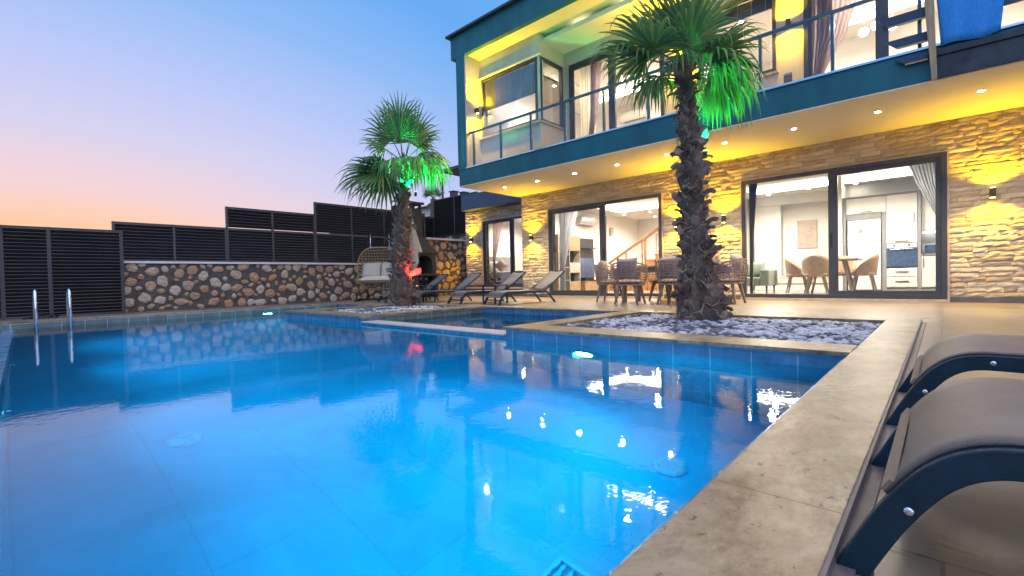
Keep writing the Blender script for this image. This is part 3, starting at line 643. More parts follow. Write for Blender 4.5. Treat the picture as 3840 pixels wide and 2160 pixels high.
glazing_y('sliding_door', DR, YW-.035, [-1.53], handle='R'); glazing_y('sliding_door', DM, YW-.035, [-6.47], handle='L')
glazing_y('window', WB, 11.34, [-10.37], fw_=.06, sash=.05, handle='L')
glazing_y('window', BWIN, 8.79, [], fw_=.06, sash=0); glazing_y('sliding_door', D2, 9.76, [-5.64], handle='L'); glazing_y('window', W2, 9.765, [], fw_=.06, sash=0); glazing_y('sliding_door', D3, 9.76, [-.67], handle='L')
# bay side window (faces +X)
m = MB(); y0, y1 = 8.83, 9.72
m.box(-7.10,-7.02,y0,y0+.06,4.31,5.84); m.box(-7.10,-7.02,y1-.05,y1,4.31,5.84); m.box(-7.10,-7.02,y0+.06,y1-.05,4.31,4.36); m.box(-7.10,-7.02,y0+.06,y1-.05,5.78,5.84)
d = m.build('window', M['anthracite'], H, bevel=.003); MB().box(-7.07,-7.064,y0+.06,y1-.05,4.36,5.78).build('pane', M['glass'], d)
for o in (DR, DM):
    s = MB(); s.box(o[0]-.03, o[1]+.03, YW-.07, YW+.02, .0, .043); s.build('door_sill', M['sill'], H, bevel=.003)
    s = MB(); s.box(o[0]-.028, o[0]-.001, YW-.03, YW+.02, .044, o[3]+.028); s.box(o[1]+.001, o[1]+.028, YW-.03, YW+.02, .044, o[3]+.028); s.box(o[0], o[1], YW-.03, YW+.02, o[3]+.001, o[3]+.028); s.build('door_trim', M['sill'], H)
s = MB(); o = WB; s.box(o[0]-.06, o[0]-.001, 11.33, 11.37, o[2], o[3]+.05); s.box(o[0], o[1], 11.33, 11.37, o[3]+.001, o[3]+.05); s.build('window_trim', M['sill'], H)
# interior shells
ins = MB()
ins.box(-9.0,-8.9,YW+.31,17.2,.05,2.9); ins.box(-9.0,3.5,17.2,17.35,.05,2.9); ins.box(3.4,3.5,YW+.31,17.2,.05,2.9)
ins.box(-4.5,-4.3,12.4,17.2,.05,2.9); ins.build('interior_wall', M['inner_wall'], H)
cl = MB(); cl.box(-9.0,3.5,YW+.31,17.35,2.90,2.99)
for a, b, c, e in ((-9,-4.5,YW+.31,12.2),(-9,-4.5,14.6,17.2),(-9,-8.2,12.2,14.6),(-5.3,-4.5,12.2,14.6),(-4.3,3.4,YW+.31,12.9),(-4.3,3.4,14.4,17.2),(-4.3,-3.9,12.9,14.4),(.6,3.4,12.9,14.4)): cl.box(a,b,c,e,2.75,2.895)
cl.build('ceiling', M['inner_wall'], H)
MB().box(-9.0,3.5,YW+.31,17.3,-.05,.048).build('interior_floor', M['inner_floor'], H)
cs = MB(); cs.box(-3.88,.58,14.36,14.398,2.77,2.86); cs.box(-8.18,-5.32,14.56,14.598,2.77,2.86); cs.box(-8.198,-8.16,12.22,14.55,2.77,2.86); cs.build('cove_light', M['e_cove'], H)
# bedroom behind the recessed wall
br = MB(); br.box(-12.6,-9.05,14.3,14.4,.28,2.95); br.box(-12.6,-12.5,11.63,14.3,.28,2.95); br.box(-9.1,-9.04,11.65,14.3,.28,2.95); br.box(-12.6,-9.05,11.63,14.4,2.8,2.94); br.build('interior_wall', M['inner_wall'], H)
MB().box(-12.6,-9.05,11.63,14.3,.2,.278).build('interior_floor', M['inner_floor'], H)
# upper rooms
ur = MB(); ur.box(-9.08,5,13.6,13.7,3.42,6.38); ur.box(-9.084,-8.98,8.96,13.6,3.42,6.38); ur.box(-4.0,-3.9,9.96,13.6,3.42,6.38); ur.box(3.4,3.5,9.96,13.6,3.42,6.38); ur.build('interior_wall', M['inner_wall'], H)
uc = MB(); uc.box(-8.97,3.4,8.96,13.6,6.2,6.3)
for a, b, c, e in ((-8.97,-7.9,9.96,13.6),(-7.9,-4.6,12.9,13.6),(-7.9,-4.6,9.96,10.5),(-4.6,-4.0,9.96,13.6),(-3.9,-2.1,9.96,13.6),(-2.1,1.6,12.9,13.6),(-2.1,1.6,9.96,10.5),(1.6,3.4,9.96,13.6),(-8.97,-7.19,8.96,9.95)): uc.box(a,b,c,e,6.0,6.195)
uc.build('ceiling', M['inner_wall'], H)
us2 = MB(); us2.box(-7.88,-4.62,12.86,12.898,6.02,6.12); us2.box(-2.08,1.58,12.86,12.898,6.02,6.12); us2.build('cove_light', M['e_cove'], H)

# balcony railing: part of the house
RX = [-8.88+.9635*k for k in range(13)]
rl = MB(); rl.beam((-9.13,8.345,4.345),(5,8.345,4.345),.055,.045); RL = rl.build('railing', M['rail'], H, bevel=.004)
for x in RX: MB().box(x-.021, x+.021, 8.322, 8.368, 3.476, 4.322).build('post', M['rail'], RL)
xs = [-9.1]+RX
for a, b in zip(xs[:-1], xs[1:]): MB().box(a+.03, b-.03, 8.341, 8.349, 3.50, 4.315).build('glass_panel', M['rail_glass'], RL)

# ------------------------------------------------------------------ soffit downlights and room lights
def downlight(loc, label, group, em='e_warm', r=.038):
    t = thing('recessed_downlight', label, 'downlight', loc, group, local=True)
    MB().lathe([(r*1.45,-.004),(r*1.45,0.0),(r,.001),(r,-.003)], (0,0,0), 18, False).build('trim_ring', M['cap'], t)
    MB().lathe([(r*.98,-.0035),(r*.98,-.001)], (0,0,0), 16).build('lens', M[em], t); return t
dl = downlight((-8.66,9.24,3.004), 'small round downlight recessed in the soffit under the balcony', 'soffit downlights')
for k in range(9):
    x = -8.66+1.134*k
    if k: dup(dl, (x,9.24,3.004), 0)
    lamp('SPOT', 'soffit_lamp', (x,9.24,2.985), 210, WARM, .03, (x,9.24,0), 120, .8)
rl_ = downlight((-6.04,9.14,6.386), 'small round downlight recessed in the roof soffit above the balcony', 'roof soffit downlights')
for x in (-6.04,-4.87,-3.7,-2.5):
    if x > -6: dup(rl_, (x,9.14,6.386), 0)
    lamp('SPOT', 'roof_soffit_lamp', (x,9.14,6.36), 90, WARM, .03, (x,9.14,3), 130, .8)
kd = downlight((-2.6,12.5,2.748), 'round downlight in the white ceiling of the kitchen dining room', 'kitchen ceiling downlights', 'e_room', .05)
KL = [(-2.6,12.5),(-2.59,13.97+.5),(-3.6,14.7),(-2.94,15.25),(-1.59,14.6),(-1.82,15.25),(-.9,12.6),(-.71,15.2),(-2.9,16.6),(-3.5,12.5)]
for k, (x, y) in enumerate(KL):
    if k: dup(kd, (x,y,2.748), 0)
ld = downlight((-7.35,12.0,2.748), 'round downlight in the white ceiling of the living room', 'living room ceiling downlights', 'e_room', .05)
for x, y in ((-6.64,14.75),(-7.42,15.24),(-8.4,15.2),(-7.9,16.6),(-5.6,12.0),(-5.4,15.0)): dup(ld, (x,y,2.748), 0)
ud = downlight((-8.2,12.5,5.998), 'round downlight in the ceiling of an upstairs room', 'upstairs ceiling downlights', 'e_room', .05)
for x, y in ((-8.1,10.8),(-6.5,13.2),(-4.3,12.6),(-3.2,11),(-1.9,13.1),(-.4,13.2),(.9,13.2),(-8.0,9.4)): dup(ud, (x,y,5.998), 0)
RW = (1, .87, .68)
for x, y, e in ((-3.0,12.4,26),(-1.0,12.3,26),(-2.2,15.3,30),(.8,12.6,14),(-3.2,13.6,14)): lamp('SPOT', 'kitchen_lamp', (x,y,2.72), e*16, RW, .06, (x,y,0), 165, .5)
for x, y, e in ((-7.4,12.0,26),(-5.8,12.2,22),(-7.2,15.2,26),(-5.6,15.6,20)): lamp('SPOT', 'living_room_lamp', (x,y,2.72), e*16, RW, .06, (x,y,0), 165, .5)
for x, y, e in ((-11.3,12.9,34),): lamp('SPOT', 'bedroom_lamp', (x,y,2.78), e*15, RW, .08, (x,y,0), 165, .5)
for x, y, e in ((-7.9,9.6,22),(-6.4,11.6,30),(-5.0,12.6,18),(-3.0,11.4,28),(-.9,11.4,30),(1.0,11.4,28)): lamp('SPOT', 'upstairs_lamp', (x,y,5.97), e*16, RW, .06, (x,y,0), 168, .5)

# ------------------------------------------------------------------ wall sconces
def sconce_proto():
    t = thing('wall_sconce', '', 'wall lamp', (0,0,0), 'up and down wall lamps', local=True)
    MB().lathe([(.038,-.075),(.038,.075)], (0,-.085,0), 18).build('body', M['gold'], t, bevel=.002)
    MB().box(-.03,.03,-.05,0,-.05,.05).build('bracket', M['gold'], t)
    MB().lathe([(.031,.076),(.031,.079)], (0,-.085,0), 14).build('lens', M['e_yel'], t); MB().lathe([(.031,-.079),(.031,-.076)], (0,-.085,0), 14).build('lens', M['e_yel'], t)
    return t
sp = sconce_proto(); first = [True]
def sconce(x, y, z, rz, label, e=26, size=104, tilt=.3):
    if first[0]: sp.location = (x,y,z); sp.rotation_euler = (0,0,rz); sp['label'] = label; first[0] = False
    else: dup(sp, (x,y,z), rz, label)
    off = Matrix.Rotation(rz, 3, 'Z') @ Vector((0,-.125,0)); p = Vector((x,y,z))+off; wl = Matrix.Rotation(rz, 3, 'Z') @ Vector((0,.10,0))
    for s in (1,-1):
        q = p+Vector((0,0,.085*s)); lamp('SPOT', 'sconce_lamp', q, e*4.2, YEL, .02, q+Vector((0,0,s))+wl*tilt, size+34, .6)
sconce(-8.87,YW-.03,1.73,0,'up and down wall lamp on the stone pier between bedroom window and living room door')
sconce(-4.50,YW-.03,1.73,0,'up and down wall lamp behind the near palm beside the living room door')
sconce(-3.45,YW-.03,1.73,0,'up and down wall lamp left of the kitchen sliding door')
sconce(.59,YW-.03,1.73,0,'up and down wall lamp on the stone wall right of the kitchen door',30)
sconce(-12.25,11.33,1.95,0,'up and down wall lamp on the stone left of the bedroom window')
sconce(-9.085,8.62,5.0,rad(-90)+PI,'up and down wall lamp on the white side wall of the balcony',70,132,-5.0)
sconce(-2.03,9.80,5.04,0,'up and down wall lamp upstairs between window and right balcony door',26,126)
sconce(-3.95,9.80,5.04,0,'up and down wall lamp upstairs hidden behind the near palm crown',50,130,-2.0)
so_ = thing('wall_socket', 'dark square outdoor socket low on the upstairs balcony wall', 'socket', (-2.05,9.79,4.1))
MB().box(-2.115,-1.99,9.76,9.799,4.02,4.17).build('cover', M['socket'], so_, bevel=.006); MB().box(-2.11,-1.995,9.745,9.759,4.13,4.165).build('flap', M['grey_trim'], so_)
# ================================================================== PALMS
IR = Vector((math.cos(yaw), math.sin(yaw), 0)); IC = -fw      # a horizontal pair of directions used to spread the fronds
def frond(mb, stalk, c0, d, L, pet, rng, droop, n=26, spread=108, fold=.3):
    d = d.normalized(); s = d.cross(Vector((0,0,1))) if abs(d.z) < .7 else IR-d*IR.dot(d)
    if s.length < .05: s = Vector((1,0,0))
    s.normalize(); nrm = s.cross(d)
    tip = c0 + d*pet + Vector((0,0,-.05*pet*droop*(1-abs(d.z))))
    stalk.tube([c0, c0+d*pet*.5+Vector((0,0,.02)), tip], [.016,.011,.008], 5)
    roll_ = rng.uniform(-.5,.5); s2 = s*math.cos(roll_)+nrm*math.sin(roll_); nrm = s2.cross(d)
    dphi = 2*rad(spread)/n
    for k in range(n):
        ph = -rad(spread)+dphi*(k+.5)+rng.uniform(-.02,.02)
        q = d*math.cos(ph)+s2*math.sin(ph); side = -d*math.sin(ph)+s2*math.cos(ph)
        l = L*(.70+.30*math.cos(ph*.8))*rng.uniform(.9,1.06); dr = droop*rng.uniform(.6,1.5); br = rng.uniform(.55,.8); kink = rng.random() < .25+.6*droop
        rows = []; m = 8; p = tip.copy(); dirv = q.copy(); step = l/m
        for i in range(m+1):
            t = i/m
            w = (t*l*math.tan(dphi/2)*1.02 if t < .42 else .42*l*math.tan(dphi/2)*1.02*(1-((t-.42)/.58)**1.3*.95))
            off = nrm*(-fold*abs(math.sin(ph))*t*l*.35); c = p+off
            pl_ = nrm*(w*.45)
            rows.append([c-side*w-pl_, c+pl_*.6, c+side*w-pl_])
            g = dr*(.10+3.2*max(0,t-.38)**1.15) if droop < .8 else dr*(.25+2.0*max(0,t-.10))
            if kink and t > br: g += 1.3
            dirv = (dirv+Vector((0,0,-g))*.42).normalized(); p = p+dirv*step
        mb.grid(rows)
def palm(label, path, boots, fronds, seed, z_top, bl=(.15,.28)):
    rng = random.Random(seed); t = thing('palm_tree', label, 'palm', (path[0][1], path[0][2], 0), 'planted fan palms')
    tr = MB(); n = 22; zs = []
    def at(z):
        for a, b in zip(path[:-1], path[1:]):
            if z <= b[0]: k = (z-a[0])/(b[0]-a[0]); return [a[i]+(b[i]-a[i])*k for i in (1,2,3)]
        return list(path[-1][1:4])
    rows = []; z = path[0][0]
    while z < path[-1][0]:
        x, y, r = at(z); rows.append([(x+r*(1+.10*mnoise.noise(Vector((math.cos(a)*2,math.sin(a)*2,z*9))))*math.cos(a), y+r*(1+.10*mnoise.noise(Vector((math.cos(a)*2,math.sin(a)*2,z*9))))*math.sin(a), z) for a in [2*PI*k/n for k in range(n+1)]]); z += .06
    tr.grid(rows); T = tr.build('trunk', M['bark'], t, True)
    bo = MB(); z0 = path[0][0]; z1 = path[-1][0]-.12
    for i in range(boots):
        f = i/boots; z = z0+(z1-z0)*f + rng.uniform(-.03,.03); a = i*2.39996+rng.uniform(-.25,.25); x, y, r = at(max(z,z0))
        o = Vector((math.cos(a), math.sin(a), 0)); sd = Vector((-math.sin(a), math.cos(a), 0)); u = Vector((0,0,1))
        L = rng.uniform(*bl)*(1.0 if f > .12 else 1.15); w0 = r*rng.uniform(.30,.52)+.020; w1 = w0*rng.uniform(.25,.6); an = rad(rng.uniform(6,32) if f < .85 else rng.uniform(4,20)); cu = rng.uniform(-.7,1.9); tw = rng.uniform(-1.3,1.3); lean = rng.uniform(-1.1,1.1)
        if rng.random() < .09: an += rad(35); L *= 1.25
        rows = []; p = Vector((x,y,z))+o*r*.90; nn = 6
        for j in range(nn+1):
            tt = j/nn; w = w0+(w1-w0)*tt**.8; A = an+cu*tt*tt*1.2; dv = (o*math.sin(A)+u*math.cos(A)+sd*lean*.5*tt).normalized()
            if j: p = p+dv*(L/nn)
            nb = (o*math.cos(A)-u*math.sin(A)); s3 = (sd*math.cos(tw*tt)+nb*math.sin(tw*tt))
            fr_ = rng.uniform(-.12,.12)*tt
            rows.append([p+s3*w*e*(1+fr_)-nb*(e*e*w*.55)+u*(rng.uniform(-.012,.012) if j == nn else 0)*abs(e) for e in (-1,-.55,0,.55,1)])
        bo.grid(rows)
    bo.build('leaf_bases', M['boot'], T, False, solid=.012)
    fi = MB()
    for i in range(boots*7):
        z = rng.uniform(z0+.05, z1); a = rng.uniform(0,2*PI); x, y, r = at(z); o = Vector((math.cos(a),math.sin(a),0)); p = Vector((x,y,z))+o*(r*rng.uniform(1.0,1.35)); l = rng.uniform(.05,.19); d = (o*rng.uniform(.1,.9)+Vector((rng.uniform(-1,1),rng.uniform(-1,1),rng.uniform(-.8,.9)))).normalized(); s = d.cross(Vector((0,0,1))).normalized()*.0034
        m2 = p+d*l*.5+Vector((0,0,.01)); e = p+d*l+Vector((0,0,-.02)); fi.add([p-s,p+s,m2+s,m2-s,e],[(0,1,2,3),(3,2,4)])
    fi.build('fibres', M['fibre'], T)
    cr = MB(); stk = MB(); cx, cy, _ = at(z_top)
    for (az, el, L, pet, dr, zo) in fronds:
        a, e = rad(az), rad(el); d = (IR*math.cos(a)+IC*math.sin(a))*math.cos(e)+Vector((0,0,math.sin(e)))
        c0 = Vector((cx,cy,z_top+zo))+(IR*math.cos(a)+IC*math.sin(a))*.05
        frond(cr, stk, c0, d, L*rng.uniform(.95,1.05), pet, rng, dr)
    C = cr.build('crown', M['leaf'], t); stk.build('leaf_stalks', M['leaf'], C, True)
    return t
r_ = random.Random(17)
F1 = []
for az in (20,75,130,185,245,310): F1.append((az+r_.uniform(-12,12), r_.uniform(60,80), .80, .26, .10, .15))
for az in (160,188): F1.append((az, r_.uniform(20,34), .86, .46, .70, .05))
for az in (-20,12,45): F1.append((az, r_.uniform(5,40), .66, .32, .7, .05))
for az in (100,-75): F1.append((az, r_.uniform(5,40), .62, .30, .7, .0))
for az in (-28,-8,10,26,44): F1.append((az, r_.uniform(0,22), .80, .30, 1.05, -.06))
for az in (120,165,205): F1.append((az, r_.uniform(0,20), .58, .30, 1.0, -.05))
palm('tall near fan palm with shaggy trunk in front of the balcony',
     [(-.06,-2.20,5.82,.29),(.10,-2.20,5.82,.27),(.35,-2.21,5.81,.22),(.7,-2.22,5.80,.175),(1.2,-2.25,5.80,.138),(2.0,-2.28,5.80,.112),(2.5,-2.30,5.78,.085),(3.0,-2.32,5.78,.07),(3.3,-2.32,5.78,.065)], 270, F1, 5, 3.02, (.08,.19))
F2 = []
for az, el in ((100,74),(35,64),(150,64),(-70,70)): F2.append((az, el, .82, .46, .12, .08))
F2.append((120, 84, .72, .72, .03, .12))
for az, el in ((168,36),(12,42)): F2.append((az, el, .70, .42, .55, .05))
for az, el in ((158,-18),(180,-6),(203,-22)): F2.append((az, el, 1.12, .46, .55, -.04))
for az, el in ((172,14),(225,8)): F2.append((az, el, .9, .40, .85, -.04))
for az, el in ((-30,18),(-8,26),(14,12),(36,24),(58,10)): F2.append((az, el, .98, .38, 1.05, -.05))
for az, el in ((88,12),(118,6),(250,10)): F2.append((az, el, .80, .32, 1.0, -.06))
palm('farther fan palm before the hanging chair with green lit drooping fronds',
     [(-.06,-8.74,5.94,.25),(.3,-8.74,5.94,.235),(.8,-8.73,5.95,.20),(1.75,-8.71,5.97,.155),(2.3,-8.69,6.0,.105),(2.8,-8.67,6.03,.075),(3.3,-8.66,6.05,.06)], 240, F2, 9, 3.12, (.09,.21))
def palm_lamp(loc, aim, col, em, label, e, size=70):
    t = thing('palm_spotlight', label, 'spotlight', loc, local=True); d = (Vector(aim)-Vector(loc)).normalized()
    m = MB(); m.tube([d*-.07, d*.02], .028, 12); m.build('housing', M['black'], t, False); m = MB(); m.tube([d*.021, d*.026], .024, 12); m.build('lens', M[em], t)
    m = MB(); m.beam((0,0,-.06),(0,0,.0),.012,.03); m.build('bracket', M['black'], t)
    q = Vector(loc)+d*.05; lamp('SPOT', 'palm_lamp', q, e, col, .03, aim, size, .5)
b1 = Vector((-2.28,5.80,0)); b2 = Vector((-8.72,5.96,0))
palm_lamp(b1+IR*.22-IC*.10+Vector((0,0,2.08)), b1+IR*.30-IC*.02+Vector((0,0,3.0)), GREEN, 'e_green', 'green lamp strapped to the near palm trunk below its crown', 150, 100)
palm_lamp(b1+IR*.10-IC*.20+Vector((0,0,1.95)), (-6.6,8.9,6.2), GREEN, 'e_green', 'green lamp behind the near palm trunk throwing light on the balcony', 380, 40)
palm_lamp(b1+IR*.30-IC*.12+Vector((0,0,.45)), b1+IR*.20-IC*.02+Vector((0,0,1.5)), RED, 'e_red', 'red lamp strapped low on the back of the near palm trunk', 80, 75)
palm_lamp(b2+IR*.36+IC*.12+Vector((0,0,2.45)), b2+IR*.42+IC*.05+Vector((0,0,3.5)), GREEN, 'e_green', 'green lamp strapped to the far palm trunk below its crown', 400, 135)
palm_lamp(b2+IR*.16-IC*.20+Vector((0,0,1.75)), (-7.7,8.8,5.75), GREEN, 'e_green', 'green lamp on the house side of the far palm trunk lighting the bay wall', 650, 36)
palm_lamp(b2+IR*.34+IC*.12+Vector((0,0,.42)), b2+IR*.20+IC*.10+Vector((0,0,1.3)), RED, 'e_red', 'red lamp strapped low on the far palm trunk', 130, 75)

# ================================================================== SUN LOUNGERS
def cr_spline(pts, n=6):
    out = []; P_ = [pts[0]]+list(pts)+[pts[-1]]
    for i in range(1, len(P_)-2):
        for k in range(n):
            t = k/n; a, b, c, d = P_[i-1], P_[i], P_[i+1], P_[i+2]
            out.append(tuple(.5*((2*b[j])+(-a[j]+c[j])*t+(2*a[j]-5*b[j]+4*c[j]-d[j])*t*t+(-a[j]+3*b[j]-3*c[j]+d[j])*t**3) for j in range(2)))
    out.append(tuple(pts[-1])); return out
PROF = cr_spline([(.0,.004),(.05,.105),(.09,.170),(.125,.212),(.165,.240),(.215,.254),(.30,.256),(.7,.256),(1.24,.256)])
def band(mb, prof, x0, x1, half):
    L_, R_ = [], []
    for i, p in enumerate(prof):
        a = Vector(prof[max(i-1,0)]); b = Vector(prof[min(i+1,len(prof)-1)]); d = (b-a).normalized(); n = Vector((-d.y, d.x))*half
        L_.append((p[0]+n.x, p[1]+n.y)); R_.append((p[0]-n.x, p[1]-n.y))
    R_[0] = (R_[0][0]+.012, max(R_[0][1], .0)); L_[0] = (L_[0][0]-.004, max(0.0, L_[0][1]-.012))
    c = [(x0,)+p for p in L_]; d = [(x0,)+p for p in R_]; e = [(x1,)+p for p in L_]; f = [(x1,)+p for p in R_]; n = len(prof); k = len(mb.v); mb.v += c+d+e+f
    for i in range(n-1):
        mb.f += [(k+i,k+i+1,k+n+i+1,k+n+i),(k+2*n+i,k+3*n+i,k+3*n+i+1,k+2*n+i+1),(k+i,k+2*n+i,k+2*n+i+1,k+i+1),(k+n+i,k+n+i+1,k+3*n+i+1,k+3*n+i)]
    mb.f += [(k,k+n,k+3*n,k+2*n),(k+n-1,k+3*n-1,k+4*n-1,k+2*n-1)]
def lounger_proto():
    t = thing('sun_lounger', '', 'sun lounger', group='sun loungers', local=True)
    for s in (-1,1):
        m = MB(); x0, x1 = sorted((s*.318, s*.286)); band(m, PROF, x0, x1, .0245); fr = m.build('side_frame', M['frame_navy'], t, bevel=.006)
        for (y, z) in ((.082,.142),(.245,.256),(.75,.256)):
            v, f = ICO[2]; MB().add([(s*.319+p.x*.003, y+p.y*.008, z+p.z*.008) for p in v], f).build('screw', M['chrome'], fr, True)
        m = MB(); m.taper((s*.27,1.28,.245),(s*.27,1.50,0),.035,.03,.03,.03); m.build('leg', M['frame_navy'], t)
        m = MB(); m.beam((s*.26,1.22,.27),(s*.26,1.80,.70),.03,.03); m.build('back_frame', M['frame_navy'], t, bevel=.004)
        m = MB(); m.beam((s*.24,1.05,.235),(s*.24,1.55,.50),.014,.014); m.build('strut', M['frame_navy'], t)
    m = MB()
    rows = []
    for i, p in enumerate(PROF):
        if p[1] < .135: continue
        a = Vector(PROF[max(i-1,0)]); b = Vector(PROF[min(i+1,len(PROF)-1)]); d = (b-a).normalized(); n = Vector((-d.y, d.x))*.0255
        rows.append([(x, p[0]+n.x*(1-.25*(1-(x/.3)**2)), p[1]+n.y*(1-.25*(1-(x/.3)**2))+.003) for x in [-.298+.596*k/10 for k in range(11)]])
    m.grid(rows); sg = m.build('sling', M['sling'], t, True, solid=.006)
    h = MB(); h.grid([[(x, r[0][1]-.004, r[0][2]+.003) for x in (-.295,.295)] for r in (rows[0], rows[2])]); h.build('hem', M['hem'], sg, solid=.009)
    m = MB(); m.grid([[(x, 1.225+.57*k/8, .285+.425*k/8-.012*(1-(x/.27)**2)) for x in [-.265+.53*j/8 for j in range(9)]] for k in range(9)]); m.build('back_sling', M['sling'], t, True, solid=.007)
    m = MB(); m.tube([(-.26,1.80,.70),(.26,1.80,.70)], .016, 8); m.tube([(-.28,1.24,.25),(.28,1.24,.25)], .014, 8); m.tube([(-.28,.06,.10),(.28,.06,.10)], .012, 8); m.tube([(-.27,1.40,.12),(.27,1.40,.12)], .01, 8); m.build('crossbars', M['frame_navy'], t)
    return t
lg = lounger_proto(); lg.location = (-.125,1.365,0); lg.rotation_euler = (0,0,-PI/2); lg['label'] = 'grey sling sun lounger with navy frame nearest the viewer beside the coping'
dup(lg, (-.125,2.435,0), -PI/2, 'second grey sling lounger beside the coping, behind the nearest one')
for x, y, l in ((-7.04,7.02,'dark sun lounger nearest the dining chairs, in front of the living room door'),(-8.15,6.93,'sun lounger before the stone pier, left of the one by the dining set'),(-9.62,6.86,'sun lounger half hidden behind the far palm trunk, backrest before the yellow wall'),(-10.86,6.76,'leftmost sun lounger, foot end showing left of the far palm trunk')):
    dup(lg, (x,y,0), rad(-14.5), l)
def side_table(x, y, label):
    t = thing('side_table', label, 'side table', (x,y,0), 'side tables between the loungers')
    MB().box(x-.21,x+.21,y-.21,y+.21,.40,.425).build('table_top', M['frame_navy'], t, bevel=.004)
    for a in (-1,1):
        for b in (-1,1): MB().box(x+a*.19-.015,x+a*.19+.015,y+b*.19-.015,y+b*.19+.015,0,.399).build('leg', M['frame_navy'], t)
def wine_glass(x, y, z, label):
    t = thing('wine_glass', label, 'wine glass', (x,y,z), 'wine glasses on the side tables')
    MB().lathe([(.034,0),(.034,.003),(.005,.008),(.004,.08),(.014,.09),(.034,.115),(.040,.145),(.036,.185),(.033,.20)], (x,y,z), 16, False).build('glass', M['clear_glass'], t, True)
    MB().lathe([(.010,.092),(.031,.116),(.037,.138),(.037,.141)], (x,y,z), 16).build('wine', M['wine'], t, True)
side_table(-10.0,7.5,'small dark side table with two wine glasses between the two left loungers'); side_table(-7.45,7.55,'small dark side table with two wine glasses near the dining set')
for x, y, l in ((-10.08,7.45,'left glass of red wine on the table between the left loungers'),(-9.93,7.52,'right glass of red wine on the table between the left loungers'),(-7.50,7.52,'left glass of red wine on the table nearer the dining set'),(-7.33,7.58,'right glass of red wine on the table nearer the dining set')): wine_glass(x,y,.425,l)
# closed parasol
pa = thing('closed_parasol', 'closed cream parasol with draped cloth standing behind the far palm', 'parasol', (-10.05,7.1,0))
px, py = -10.05, 7.1
MB().tube([(px,py,.05),(px,py,2.4)], .022, 10).build('pole', M['steel_dark'], pa, True)
MB().box(px-.22,px+.22,py-.22,py+.22,0,.17).build('base', M['cream'], pa, bevel=.05)
rows = []; rp = random.Random(4)
for i in range(13):
    t = i/12; R0 = .03+.20*t**.85; rows.append([(px+R0*(1+.42*math.sin(7*a+.8*t))*math.cos(a), py+R0*(1+.42*math.sin(7*a+.8*t))*math.sin(a), 2.36-(1.35+.28*math.cos(a*2+1.3)*t)*t) for a in [2*PI*k/56 for k in range(57)]])
m = MB(); m.grid(rows); m.build('canopy', M['cream'], pa, True)

# ================================================================== OUTDOOR DINING SET
def lattice_chair(t, mat, rot=0):
    m = MB(); nV = 15; nH = 8
    def pt(a, v):     # a from -1..1 round the shell, v 0..1 up
        th = rad(-90)+a*rad(128); b = abs(a); top = .815-.20*b**2.2; z = .385+(top-.385)*v; r = .268+.055*v+.012*math.sin(v*PI)
        return Vector((r*1.04*math.cos(th), r*math.sin(th)+.02, z))
    for h in range(nH+1):
        v = h/nH
        for k in range(39):
            p, q = pt(-1+2*k/39, v), pt(-1+2*(k+1)/39, v); o = .006*math.sin(k*1.6+h*PI)
            nrm = Vector((p.x,p.y,0)).normalized()*o; w = .030 if h in (0,nH) else .021
            m.beam(p+nrm, q+nrm, .010, w)
    for k in range(nV+1):
        a = -1+2*k/nV; pts = [pt(a, v/6) for v in range(7)]
        for p, q in zip(pts[:-1], pts[1:]): m.beam(p, q, .008, .017, (math.sin(a),-math.cos(a),0))
    m.lathe([(.268,.375),(.278,.395),(.02,.398)], (0,.02,0), 24); m.build('wicker_shell', mat, t)
    for a, b in ((-1,-1),(1,-1),(1,1),(-1,1)):
        l = MB(); l.taper((a*.15,b*.15+.02,.385),(a*.225,b*.225+.02,0),.056,.032); l.build('leg', M['chair_leg'], t, bevel=.004)
    c = MB(); pillow(c, (0,.03,.43), .22, .22, .05); c.build('seat_cushion', M['cushion'], t, True)
    c = MB(); pillow(c, (0,-.165,.70), .20, .20, .085, Matrix.Rotation(rad(76),3,'X')); c.build('back_cushion', M['cushion'], t, True)
wc0 = thing('wicker_chair', '', 'chair', group='wicker chairs round the outdoor table', local=True); lattice_chair(wc0, M['wicker'])
CH = [(-4.52,8.34,8,'wicker armchair nearest the pool with grey cushion, left of the near palm'),(-3.72,8.55,-4,'wicker armchair half hidden by the near palm trunk, back to the pool'),(-5.38,9.02,-80,'wicker armchair at the left end of the outdoor table'),(-2.92,9.15,84,'wicker armchair right of the near palm trunk at the table end'),(-4.45,9.75,176,'wicker armchair on the house side of the table, seen between front chairs'),(-3.55,9.8,184,'wicker armchair on the house side, behind the palm trunk')]
for i, (x, y, a, l) in enumerate(CH):
    if i == 0: wc0.location = (x,y,0); wc0.rotation_euler = (0,0,rad(a)); wc0['label'] = l
    else: dup(wc0, (x,y,0), rad(a), l)
dt = thing('outdoor_table', 'rectangular outdoor dining table of wicker and dark frame among the wicker chairs', 'table', (-4.1,9.1,0))
MB().box(-5.0,-3.2,8.72,9.52,.70,.74).build('table_top', M['cushion'], dt, bevel=.006); MB().box(-4.94,-3.26,8.78,9.46,.62,.699).build('apron', M['wicker'], dt)
for a in (-4.9,-3.3):
    for b in (8.82,9.42): MB().box(a-.04,a+.04,b-.04,b+.04,0,.619).build('leg', M['wicker'], dt)
fl = thing('flower_vase', 'small vase of pink flowers standing on the outdoor table', 'vase', (-3.55,9.1,.741))
MB().lathe([(.04,0),(.055,.05),(.03,.11),(.035,.13)], (-3.55,9.1,.741), 14).build('vase', M['cream'], fl, True)
m = MB(); s = MB(); rq = random.Random(8)
for i in range(16):
    p = Vector((-3.55+rq.uniform(-.12,.12), 9.1+rq.uniform(-.12,.12), .741+rq.uniform(.17,.27))); blob(m, p, (.03,.03,.022), 1, .3, 0, i, rq); s.tube([(-3.55,9.1,.85), p], .003, 4)
